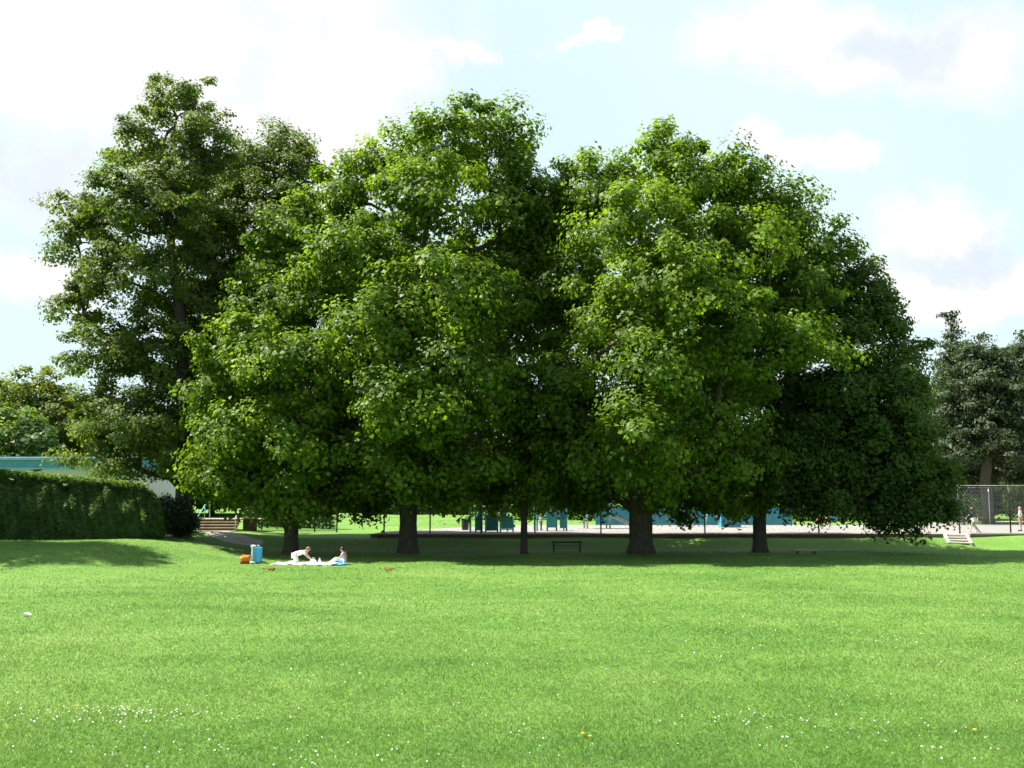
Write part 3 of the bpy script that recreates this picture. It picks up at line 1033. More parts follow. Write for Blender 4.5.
def daisies():
    rng = np.random.default_rng(8)
    X, Y = [], []
    patches = [(25, 712, .5, 22), (32, 724, .35, 14), (70, 712, .6, 14), (115, 712, .35, 26), (135, 720, .55, 60), (150, 712, .5, 16), (215, 714, .6, 14), (260, 722, .8, 14),
               (130, 755, 1.0, 30), (260, 758, 1.1, 28), (400, 750, 1.2, 22), (730, 722, .7, 22), (748, 720, .35, 14), (840, 722, .9, 24), (810, 735, 1.0, 16), (930, 735, 1.0, 14), (880, 700, .8, 14),
               (985, 665, 1.2, 20), (820, 630, 1.5, 24), (930, 610, 2.0, 40), (960, 580, 2.2, 40), (110, 615, 3.0, 60), (340, 600, 3.5, 70), (640, 600, 3.2, 60), (700, 630, 2.0, 40), (60, 590, 2.4, 30),
               (450, 620, 2.6, 50), (560, 660, 1.5, 20), (300, 670, 1.3, 14), (500, 705, 1.0, 10), (620, 740, .8, 10), (965, 755, .8, 14)]
    for (px, py, s, n) in patches:
        cx, cy = ground_px(px, py)
        X.append(cx + rng.normal(0, s, n)); Y.append(cy + rng.normal(0, s * 0.55, n))
    n = 1900
    y = np.sqrt(rng.random(n) * (46 ** 2 - 10.5 ** 2) + 10.5 ** 2)
    x = (rng.random(n) * 2 - 1) * y * 0.54
    f = np.sin(x * 0.9 + np.sin(y * .8)) * np.sin(y * 0.7 + np.sin(x * 0.5) * 2) + 0.5 * np.sin(x * 0.23) 
    k = rng.random(n) < np.clip(0.25 + 0.6 * f, 0.06, 1)
    X.append(x[k]); Y.append(y[k])
    X, Y = np.concatenate(X), np.concatenate(Y)
    n = len(X)
    z = ground(X, Y) + 0.035 + 0.03 * rng.random(n)
    r = 0.0065 + 0.005 * rng.random(n)
    ang = np.linspace(0, 2 * np.pi, 8, endpoint=False)
    ring = np.stack([np.cos(ang), np.sin(ang), np.zeros(8)], 1)
    tilt = rng.normal(0, 0.35, (n, 2))
    V = np.empty((n, 9, 3))
    c = np.stack([X, Y, z], 1)
    V[:, 0] = c + np.array([0, 0, 0.004])
    pet = ring[None] * (r[:, None, None] * (1 + 0.25 * (np.arange(8) % 2))[None, :, None])
    pet[:, :, 2] = pet[:, :, 0] * tilt[:, :1] + pet[:, :, 1] * tilt[:, 1:]
    V[:, 1:] = c[:, None] + pet
    f0 = np.array([(0, 1 + i, 1 + (i + 1) % 8) for i in range(8)])
    F = (np.arange(n)[:, None, None] * 9 + f0[None]).reshape(-1, 3)
    o = link('daisies', mesh_np('daisies', V.reshape(-1, 3), F), M['daisy'])
    tag(o, 'tiny white daisies sprinkled in drifts over the lawn', 'daisies', kind='stuff')


daisies()

DL = [(583, 738, 'yellow dandelion nearest the bottom middle of the lawn'), (975, 735, 'brighter yellow dandelion near the bottom right corner of the lawn'),
      (77, 710, 'yellow dandelion beside the daisy drift at lower left'), (590, 741, 'small yellow dandelion just right of the bottom-middle one')]
dproto = None
for i, (px, py, lab) in enumerate(DL):
    x, y = ground_px(px, py)
    if dproto is None:
        t = dproto = thing('dandelion', lab, 'flower', (x, y, gz(x, y)), 0, 'dandelions in the lawn')
        s = MB(); s.tube([(0, 0, -0.01), (0.004, 0, 0.03), (0.002, 0.004, 0.062)], 0.003, 6); s.build('stalk', M['stalk'], t, True)
        h = MB()
        for k in range(16):
            a = k * 0.393
            for (rr, zz) in ((0.024, 0.064), (0.017, 0.072)):
                p = [Vector((0, 0, 0.062)), Vector((math.cos(a - .16) * rr, math.sin(a - .16) * rr, zz)), Vector((math.cos(a) * rr * 1.12, math.sin(a) * rr * 1.12, zz)), Vector((math.cos(a + .16) * rr, math.sin(a + .16) * rr, zz))]
                h.bm.faces.new([h.bm.verts.new(q) for q in p])
        h.ball((0, 0, 0.064), (0.011, 0.011, 0.007), 1)
        h.build('flower_head', M['yellow'], t)
    else:
        t = dproto.copy(); COL.objects.link(t)
        t.location = (x, y, gz(x, y)); t['label'] = lab; t.rotation_euler = (0, 0, i)
        for ch in list(dproto.children):
            k = ch.copy(); COL.objects.link(k); k.parent = t
    t.scale = (1.1,) * 3 if i == 1 else (1, 1, 1)


def leaf_litter(px, py, lab, seed):
    x, y = ground_px(px, py)
    rng = np.random.default_rng(seed)
    n = 26
    p = np.stack([rng.normal(0, 0.13, n), rng.normal(0, 0.09, n), 0.04 + rng.random(n) * 0.07], 1)
    me = leaf_mesh('dead_leaves', p, np.array([0, 0, 1.0]) + 0.6 * rng.normal(size=(n, 3)), np.full(n, 0.13), rng.random(n), rng, 0.7, 0.5)
    o = link('dead_leaves', me, M['deadleaf'])
    o.location = (x, y, gz(x, y))
    tag(o, lab, 'dead leaves', 'little heaps of brown leaves')


leaf_litter(271, 571, 'small heap of brown dead leaves on the lawn below the blanket', 1)
leaf_litter(388, 571, 'small heap of brown dead leaves on the lawn right of the picnic', 2)


def litter():
    x, y = ground_px(27, 617)
    mb = MB()
    bm = mb.bm
    r = bmesh.ops.create_icosphere(bm, subdivisions=2, radius=1)
    for v in r['verts']:
        n = v.co.normalized()
        v.co = Vector((n.x * 0.11, n.y * 0.07, n.z * 0.05)) * (1 + 0.3 * math.sin(n.x * 9 + n.y * 7) * math.cos(n.z * 11 + n.x * 5))
    o = mb.build('paper_litter', M['whiteplastic'])
    o.location = (x, y, gz(x, y) + 0.065)
    tag(o, 'crumpled white paper litter alone on the left of the lawn', 'litter')


litter()


# ------------------------------------------------------------------ hall building at left
def hall():
    Y = 80.0
    x0, x1 = -62.0, at(130, 500, Y).x
    zt, zf = at(30, 457, Y).z, at(30, 470, Y).z
    r = thing('hall_building', 'long white-walled flat-roofed hall with teal fascia behind the hedge', 'building', (x1, Y, 0.6))
    W = x1 - x0
    b = MB(); b.box((-W / 2, 6, zf / 2 - 0.3), (W, 12, zf)); b.build('wall', M['wallwhite'], r)
    f = MB(); f.box((-W / 2, 5.9, (zt + zf) / 2 - 0.6 - 0.1), (W + 0.5, 12.7, (zt - zf) * 0.62), bev=0.02); f.build('fascia', M['fascia'], r)
    g = MB(); g.box((-W / 2, 5.9, zt - 0.6 - 0.16), (W + 0.7, 12.9, 0.24), bev=0.03); g.box((-W / 2, 5.9, zf - 0.6 + 0.12), (W + 0.62, 12.82, 0.12), bev=0.02); g.build('trim', M['fascia2'], r)
    q = MB(); q.box((-W / 2, 5.9, zt - 0.6 + 0.0), (W - 0.2, 12.2, 0.10)); q.build('roof', M['roof'], r)
    # thin dark tube set slanting across the wall above the hedge
    p = MB(); a = at(28, 474.5, Y); c = at(42, 468.5, Y)
    p.tube([(a.x - x1, -0.1, a.z - 0.6), (c.x - x1, -0.1, c.z - 0.6)], 0.11, 10); p.build('sloping_tube', M['timber_dark'], r, True)


hall()


# ------------------------------------------------------------------ timber steps on the left
def left_steps():
    Y = 72.0
    zb = gz(-20.5, Y)
    xL, xR = at(196, 530, Y).x, at(236, 530, Y).x
    cx = (xL + xR) / 2
    w = xR - xL
    r = thing('timber_steps', 'broad weathered timber steps with handrails at the end of the grey path', 'steps', (cx, Y, zb - 0.15))
    n, rise, go = 5, 0.20, 0.34
    for k in range(n):
        t = MB(); t.box((0, k * go, (k + 1) * rise - 0.035), (w, 0.40, 0.07), bev=0.012); t.build('tread', M['timber'], r)
        q = MB(); q.box((0, k * go - 0.14, (k + 1) * rise - rise / 2 - 0.035), (w - 0.06, 0.05, rise - 0.07)); q.build('riser', M['timber_dark'], r)
    top = n * rise
    d = MB()
    d.box((0, n * go + 1.4, top - 0.05), (w + 2.4, 2.6, 0.09), bev=0.012); d.build('landing', M['timber'], r)
    for s, ww in ((-1, 1.15), (1, 1.0)):
        m = MB(); m.box((s * (w / 2 + ww / 2 + 0.02), n * go + 0.1, top / 2 - 0.05), (ww, 0.14, top), bev=0.01); m.build('retaining_board', M['timber_dark'], r)
        m = MB(); m.box((s * (w / 2 + ww / 2 + 0.02), n * go + 0.05, top + 0.03), (ww, 0.3, 0.07), bev=0.01); m.build('cap_board', M['timber'], r)
        h = MB()
        xx = s * (w / 2 - 0.05)
        h.tube([(xx, 0.0, 0.1), (xx, 0.0, 1.05), (xx, 0.06, 1.12), (xx + 0.02, n * go, top + 1.0), (xx + 0.02, n * go + 1.2, top + 1.0), (xx + 0.02, n * go + 1.2, top)], 0.035, 8)
        h.tube([(xx, n * go, top), (xx, n * go, top + 1.0)], 0.03, 8)
        h.build('handrail', M['tealpale'] if s < 0 else M['galv'], r, True)


left_steps()


# ------------------------------------------------------------------ concrete steps on the right
def right_steps():
    y0 = 64.8
    x0, x1 = 27.95, 29.45
    zb = gz(28.7, y0) - 0.02
    n = 4
    rise = (COURT_Z - zb) / n
    go = (CY0 - y0) / n * 1.04
    r = thing('concrete_steps', 'small flight of pale concrete steps up the bank to the court at the right', 'steps', ((x0 + x1) / 2, y0, zb), -0.30)
    w = x1 - x0
    for k in range(n):
        m = MB(); m.box((0, (k + 0.5) * go + 0.06, (k + 1) * rise - 0.05), (w - 0.34, go + 0.10, 0.10), bev=0.012); m.build('tread', M['concrete'], r)
        m = MB(); m.box((0, (k + 0.5) * go + 0.09, (k + 0.5) * rise - 0.06), (w - 0.36, go - 0.05, rise - 0.08)); m.build('riser', M['timber_dark'], r)  # concrete risers in dark brown: their shade is put into the colour
    for s in (-1, 1):
        m = MB()
        x = s * (w / 2 - 0.085)
        m.prism([(-0.12, -0.2), (-0.12, 0.14), (n * go - 0.02, n * rise + 0.06), (n * go - 0.02, -0.2)], 'x', x - 0.08, x + 0.08)
        m.build('side_kerb', M['concrete'], r)


right_steps()


# ------------------------------------------------------------------ fences
def chain_fence(name, label, pts, post_x, h, postmat, wiremat, zb, group=None, step=0.3, wr=0.0045, hr=0.5, rail=True, slant_at=()):
    """straight run along x at fixed y"""
    x0, x1, y = pts
    r = thing(name, label, 'fence', (x0, y, zb), 0, group)
    for px in post_x:
        m = MB(); m.tube([(px - x0, 0, -0.2), (px - x0, 0, h + 0.06)], 0.05, 8); m.build('post', postmat, r, True)
    if rail:
        m = MB(); m.tube([(0, 0.045, h), (x1 - x0, 0.045, h)], 0.022, 6); m.build('top_rail', wiremat, r, True)
    for bx, s in slant_at:
        m = MB(); m.tube([(bx - x0, 0, h * 0.62), (bx - x0 + s * 1.5, -0.02, -0.1)], 0.03, 8); m.build('slant_bar', postmat, r, True)  # slanting tube from the post down to the ground
    # wire mesh: diagonals and strainers as thin four-sided wires
    V, F = [], []

    def wire(a, b, rr):
        a = np.array(a); b = np.array(b)
        k = len(V)
        d = (b - a) / np.linalg.norm(b - a)
        u = np.cross(d, [0, 1, 0.0]); u /= np.linalg.norm(u)
        for p in (a, b):
            for q in (u * rr, np.array([0, rr, 0]), -u * rr, np.array([0, -rr, 0])):
                V.append(p + q)
        for j in range(4):
            F.append((k + j, k + (j + 1) % 4, k + 4 + (j + 1) % 4, k + 4 + j))

    W = x1 - x0
    for z in np.arange(0.08, h, hr):
        wire((0, 0.04, z), (W, 0.04, z), wr)
    xx = -h + step / 2
    while xx < W - step * 0.4:
        a, b = max(0.0, xx), min(W, xx + h)
        wire((a, 0.05, a - xx), (b, 0.05, b - xx), wr * 0.8)
        wire((a, 0.05, h - (a - xx)), (b, 0.05, h - (b - xx)), wr * 0.8)
        xx += step
    link('wire_mesh', mesh_np('wire_mesh', np.array(V), np.array(F)), wiremat, r)
    return r


yF = 67.35
px_posts = [384, 430, 481, 535, 601, 650, 705, 762, 819, 876, 918]
chain_fence('chain_link_fence', 'long see-through wire fence on dark posts along the front of the court', (at(384, 535, yF).x, 28.3, yF), [at(p, 535, yF).x for p in px_posts], 2.2, M['darkpost'], M['wire'], COURT_Z, step=0.42, wr=0.003)
chain_fence('chain_link_fence', 'tall chain-link fence on dark posts right of the concrete steps', (at(960, 535, yF).x, 62.0, yF), [at(p, 535, yF).x for p in (960, 1011, 1062, 1113)] + [61.9], 3.2, M['darkpost'], M['wire'], COURT_Z, step=0.22, wr=0.0042,
            slant_at=[(at(960, 535, yF).x, 1)])
yB = 92.6
chain_fence('chain_link_fence', 'tall grey chain-link fence along the back of the court below the evergreens', (at(938, 520, yB).x, 75.0, yB), [at(p, 520, yB).x for p in (938, 951, 990, 1030, 1070, 1120)], 3.4, M['galv'], M['wire'], gz(45, yB), step=0.3, wr=0.006, hr=0.6)
yG = 77.0
chain_fence('mesh_fence', 'dark green mesh fence between the timber steps and the lawn', (at(244, 520, yG).x, at(338, 520, yG).x, yG), [at(p, 520, yG).x for p in (246, 262, 292, 315, 337)], 2.1, M['darkpost'], M['greenmesh'], gz(-17, yG) - 0.02, step=0.13, wr=0.009, hr=0.2)


def board_fence(name, label, px0, px1, Y, h, mat, postmat, n):
    a, b = at(px0, 515, Y).x, at(px1, 515, Y).x
    r = thing(name, label, 'fence', (a, Y, COURT_Z - 0.1))
    W = b - a
    m = MB()
    k = int(W / 0.16)
    for i in range(k):
        m.box(((i + 0.5) * W / k, 0.0, h / 2 + 0.1 + 0.01 * math.sin(i * 7.3)), (W / k - 0.012, 0.022, h))
    m.build('boards', mat, r)
    m = MB()
    for z in (0.35, h - 0.2):
        m.box((W / 2, 0.045, z), (W, 0.06, 0.09))
    m.build('rail', postmat, r)
    for i in range(n):
        m = MB(); m.box((W * i / (n - 1), 0.1, h / 2 + 0.05), (0.1, 0.1, h + 0.2), bev=0.01); m.build('post', postmat, r)


board_fence('board_fence', 'long dark teal board fence closing the back of the playground', 596, 792, 91.0, 1.5, M['tealdark'], M['tealdark'], 11)


# ------------------------------------------------------------------ playground
def climbing_frame(label, x, y, rz, kind, group='teal climbing frames'):
    r = thing('climbing_frame', label, 'climbing frame', (x, y, COURT_Z), rz, group)
    H = 1.8
    def post(px, py, h, mat):
        m = MB(); m.tube([(px, py, -0.05), (px, py, h - 0.03), (px, py, h)], [0.06, 0.06, 0.035], 10); m.build('post', mat, r, True)
    if kind == 0:
        post(-0.95, 0.1, H, M['tealpale']); post(-0.15, 0.0, H + 0.1, M['tealpale']); post(0.12, 0.0, H, M['tealpale']); post(-0.6, 0.5, 1.4, M['teal']); post(0.95, 0.15, 1.25, M['teal'])
        m = MB(); m.prism([(-0.55, 0.12), (-0.18, 0.12), (-0.18, 1.55), (-0.35, 1.5), (-0.55, 0.95)], 'y', 0.08, 0.12); m.build('panel', M['teal'], r)
        m = MB(); m.prism([(0.17, 0.1), (0.92, 0.1), (0.92, 1.15), (0.8, 1.22), (0.17, 1.22)], 'y', 0.1, 0.14); m.build('panel', M['tealdark'], r)
        for k in range(5):
            m = MB(); m.tube([(-0.15, 0.0, 0.3 + 0.33 * k), (0.12, 0.0, 0.3 + 0.33 * k)], 0.022, 8); m.build('rung', M['tealpale'], r, True)
        m = MB(); m.tube([(-0.95, 0.1, H - 0.06), (0.12, 0.0, H - 0.06)], 0.03, 8); m.build('top_bar', M['teal'], r, True)
    elif kind == 1:
        post(-0.4, 0, 1.75, M['tealpale']); post(0.5, 0.05, 1.0, M['teal']); post(0.1, 0.5, 1.3, M['teal'])
        pts = [(-0.34, 0.2), (0.45, 0.2), (0.45, 0.98)] + [(0.45 - 0.79 * math.sin(t), 1.68 - 0.70 * math.cos(t)) for t in [0.25, 0.6, 0.95, 1.25, 1.5]]
        m = MB(); m.prism(pts, 'y', 0.02, 0.06); m.build('panel', M['teal'], r)
        m = MB(); m.tube([(-0.4, 0, 0.15), (0.5, 0.05, 0.15)], 0.03, 8); m.build('lower_bar', M['tealdark'], r, True)
    else:
        for (px, py, h) in ((-1.1, 0, 2.3), (-0.35, 0, 1.9), (0.35, 0.1, 1.7), (1.1, 0.1, 2.2), (-1.1, 1.1, 2.3), (1.1, 1.1, 2.2)):
            post(px, py, h, M['tealdark'] if px in (-0.35, 0.35) else M['teal'])
        m = MB(); m.prism([(-0.3, 0.25), (0.3, 0.25), (0.3, 1.35), (-0.3, 1.2)], 'y', 0.02, 0.06); m.build('panel', M['teal'], r)
        m = MB(); m.box((0, 0.55, 1.05), (2.1, 1.0, 0.06), bev=0.01); m.build('platform', M['tealdark'], r)
        m = MB(); m.prism([(0.6, 0.2), (1.04, 0.2), (1.04, 1.5), (0.6, 1.5)], 'y', 0.07, 0.11); m.build('panel', M['tealdark'], r)
        for z in (1.45, 1.8):
            m = MB(); m.tube([(-1.1, 1.1, z), (1.1, 1.1, z)], 0.028, 8); m.build('guard_rail', M['tealpale'], r, True)
    return r


def XY(px, Y):
    return at(px, 525, Y).x, Y


climbing_frame('first climbing frame from the left, teal with ladder and two blue-green panels', *XY(484, 70.6), 0.0, 0)
climbing_frame('small teal climbing panel with curved sloping top beside the ladder frame', *XY(506, 71.6), 0.0, 1)
climbing_frame('wide teal climbing frame with platform right of the slim trunk', *XY(552, 73.5), 0.15, 2)


def tower(label, x, y):
    r = thing('play_tower', label, 'play tower', (x, y, COURT_Z), 0.1)
    for i, (px, py) in enumerate(((-0.9, -0.7), (0.9, -0.7), (-0.9, 0.7), (0.9, 0.7))):
        m = MB(); m.tube([(px, py, -0.05), (px, py, 3.2)], 0.065, 10); m.build('post', M['tealpale'] if i % 2 else M['galv'], r, True)
    m = MB(); m.box((0, 0, 1.0), (1.9, 1.5, 0.07), bev=0.01); m.build('platform', M['tealdark'], r)
    m = MB(); m.prism([(-1.05, 2.55), (1.05, 2.55), (0.0, 3.35)], 'y', -0.85, 0.85); m.build('canopy', M['blue'], r)
    m = MB(); m.box((0, -0.71, 1.55), (1.65, 0.04, 0.75), bev=0.01); m.build('panel', M['tealdark'], r)
    m = MB(); m.box((0, 0.71, 1.55), (1.65, 0.04, 0.75), bev=0.01); m.build('panel', M['blue'], r)
    m = MB()
    pr = [(0.95, 1.05), (1.5, 0.85), (2.6, 0.3), (3.1, 0.2), (3.1, 0.14), (2.6, 0.22), (1.5, 0.77), (0.95, 0.97)]
    m.prism(pr, 'y', -0.3, 0.3)
    for s in (-0.32, 0.32):
        m.prism([(p[0], p[1] + (0.18 if i < 4 else 0)) for i, p in enumerate(pr)], 'y', s - 0.015, s + 0.015)
    m.build('slide', M['galv'], r)


tower('blue-roofed play tower with slide left of the thickest trunk', *XY(597, 80))


def swing_set(label, x, y):
    r = thing('swing_set', label, 'swing set', (x, y, COURT_Z), 0.05)
    for s in (-1.6, 1.6):
        m = MB(); m.tube([(s, -0.9, 0), (s, 0, 2.4), (s, 0.9, 0)], 0.045, 8); m.build('leg_frame', M['blue'], r, True)
    m = MB(); m.tube([(-1.7, 0, 2.4), (1.7, 0, 2.4)], 0.05, 8); m.build('cross_bar', M['blue'], r, True)
    for s in (-0.75, 0.75):
        q = MB(); q.box((s, 0, 0.5), (0.45, 0.18, 0.04), bev=0.012); st = q.build('seat', M['darkpost'], r)
        c = MB(); c.tube([(s - 0.2, 0, 0.5), (s - 0.2, 0, 2.38)], 0.014, 6); c.tube([(s + 0.2, 0, 0.5), (s + 0.2, 0, 2.38)], 0.014, 6); c.build('chain', M['galv'], st)


swing_set('blue swing set in front of the teal board fence', *XY(678, 87))


def slide(label, x, y):
    r = thing('slide', label, 'slide', (x, y, COURT_Z), 0.0)
    m = MB(); pr = [(-0.55, 1.55), (-0.2, 1.45), (0.55, 0.35), (0.95, 0.22), (0.95, 0.16), (0.5, 0.27), (-0.25, 1.37), (-0.55, 1.47)]
    m.prism(pr, 'y', -0.25, 0.25)
    for s in (-0.27, 0.27):
        m.prism([(p[0], p[1] + (0.16 if i < 4 else 0)) for i, p in enumerate(pr)], 'y', s - 0.015, s + 0.015)
    m.build('chute', M['galv'], r)
    for s in (-0.25, 0.25):
        m = MB(); m.tube([(-1.0, s, 0), (-0.55, s, 1.5), (-0.5, s, 2.0)], 0.03, 8); m.build('ladder_rail', M['tealpale'], r, True)
    for k in range(5):
        t = (k + 1) / 6
        m = MB(); m.tube([(-1.0 + 0.45 * t, -0.25, 1.5 * t), (-1.0 + 0.45 * t, 0.25, 1.5 * t)], 0.02, 6); m.build('rung', M['galv'], r, True)


slide('grey metal slide with ladder beside the blue playhouse', *XY(716, 84))


def playhouse(label, x, y):
    r = thing('playhouse', label, 'playhouse', (x, y, COURT_Z), 0.0)
    m = MB()
    W, H = 1.6, 1.05
    m.box((-W / 2 + 0.11, 0, H / 2), (0.22, 0.05, H)); m.box((W / 2 - 0.11, 0, H / 2), (0.22, 0.05, H)); m.box((0, 0, 0.18), (W - 0.45, 0.05, 0.36)); m.box((0, 0, H - 0.09), (W - 0.45, 0.05, 0.18))
    m.build('front_panel', M['blue'], r)
    for s in (-1, 1):
        m = MB(); m.box((s * (W / 2 - 0.03), 0.63, H / 2), (0.05, 1.2, H)); m.build('side_panel', M['teal'], r)
    m = MB(); m.box((0, -0.04, H + 0.03), (W + 0.1, 0.1, 0.06), bev=0.01); m.build('trim', M['tealpale'], r)
    m = MB(); m.box((0, -0.065, 0.1), (W + 0.1, 0.06, 0.06), bev=0.01); m.build('sill', M['tealpale'], r)
    m = MB(); m.prism([(-0.85, H + 0.064), (0.85, H + 0.064), (0.5, H + 0.45), (-0.5, H + 0.45)], 'y', 0.03, 1.3); m.build('roof', M['tealdark'], r)


playhouse('small blue playhouse with square window opening between the two right-hand trunks', *XY(731, 83))


def spring_toy(label, x, y, mat, group='spring riders on the court'):
    r = thing('spring_rider', label, 'spring rider', (x, y, COURT_Z), random.uniform(-0.6, 0.6), group)
    m = MB(); m.tube([(0.1 * math.cos(k * 0.7), 0.1 * math.sin(k * 0.7), 0.012 * k) for k in range(36)], 0.018, 6); m.build('spring', M['darkpost'], r, True)
    m = MB(); m.prism([(-0.42, 0.42), (0.36, 0.42), (0.48, 0.62), (0.42, 1.0), (0.26, 0.98), (0.2, 0.72), (-0.2, 0.7), (-0.4, 0.85), (-0.5, 0.7)], 'y', -0.09, 0.09); m.build('rider_body', M[mat], r)
    m = MB(); m.tube([(0.28, -0.28, 0.85), (0.28, 0.28, 0.85)], 0.022, 8); m.build('handle', M['galv'], r, True)


spring_toy('teal spring rider below the dark right-hand crown', *XY(873, 78), 'teal')
spring_toy('faded red spring rider seen right of the right-hand trunk', *XY(822, 79), 'redframe')
spring_toy('blue spring rider nearest the middle of the court, right of the right-hand trunk', *XY(830, 84), 'blue')


def bin_(label, x, y):
    r = thing('litter_bin', label, 'litter bin', (x, y, COURT_Z))
    m = MB(); m.tube([(0, 0, 0), (0, 0, 0.05), (0, 0, 0.75), (0, 0, 0.8)], [0.2, 0.24, 0.28, 0.26], 14); m.build('bucket', M['darkpost'], r, True)
    m = MB(); m.tube([(0, 0, 0.78), (0, 0, 0.84)], [0.3, 0.3], 14); m.build('rim', M['tealdark'], r, True)
    m = MB(); m.tube([(0.3, 0, -0.02), (0.3, 0, 0.95)], 0.03, 8); m.build('post', M['darkpost'], r, True)


bin_('dark litter bin on a post at the far left of the court', *XY(465, 76))


# ------------------------------------------------------------------ bench, timber, in the shade
def bench():
    x, y = at(567, 549, 61.2).x, 61.2
    r = thing('park_bench', 'dark park bench in deep shade between the slim trunk and the thickest trunk', 'bench', (x, y, gz(x, y)), 0.02)
    for k in range(4):
        m = MB(); m.box((0, -0.22 + 0.11 * k, 0.44), (1.85, 0.09, 0.035), bev=0.006); m.build('seat_slat', M['bench'], r)
    for k in range(1):
        m = MB(); m.box((0, 0.2 + 0.03 * k, 0.60 + 0.13 * k), (1.85, 0.03, 0.10), bev=0.006); m.build('back_slat', M['bench'], r)
    for s in (-0.8, 0.8):
        m = MB()
        m.box((s, -0.22, 0.2), (0.06, 0.06, 0.44)); m.box((s, 0.245, 0.325), (0.06, 0.06, 0.67)); m.box((s, -0.01, 0.40), (0.06, 0.36, 0.04)); m.tube([(s, -0.24, 0.4), (s, -0.24, 0.58), (s, 0.2, 0.59)], 0.025, 8)
        m.build('bench_end', M['bench'], r)


bench()


def timber():
    x, y = at(806, 553, 58.3).x, 58.3
    r = thing('timber_bench', 'low backless timber bench in the dappled shade right of the right-hand trunk', 'bench', (x, y, gz(x, y)), 0.06)
    m = MB(); m.box((0, 0, 0.22), (1.45, 0.24, 0.06), bev=0.012); m.build('seat_plank', M['timber'], r)
    for s in (-0.5, 0.5):
        m = MB(); m.tube([(s, 0, -0.05), (s, 0, 0.189)], 0.09, 10); m.build('leg', M['timber_dark'], r, True)


timber()


# ------------------------------------------------------------------ people
def skin_mesh(name, joints, edges, mat, parent, sub=2, root=None):
    names = list(joints)
    idx = {n: i for i, n in enumerate(names)}
    me = bpy.data.meshes.new(name + '_cage')
    me.from_pydata([joints[n][0] for n in names], [(idx[a], idx[b]) for a, b in edges], [])
    o = bpy.data.objects.new(name + '_cage', me)
    COL.objects.link(o)
    md = o.modifiers.new('skin', 'SKIN')
    md.use_smooth_shade = True
    for n, v in zip(names, me.skin_vertices[0].data):
        rr = joints[n][1]
        v.radius = rr if isinstance(rr, tuple) else (rr, rr)
        v.use_root = (n == (root or names[0]))
    s = o.modifiers.new('sub', 'SUBSURF')
    s.levels = s.render_levels = sub
    dg = bpy.context.evaluated_depsgraph_get()
    m2 = bpy.data.meshes.new_from_object(o.evaluated_get(dg))
    bpy.data.objects.remove(o)
    m2.name = name
    m2.materials.clear()
    return link(name, m2, mat, parent, True)


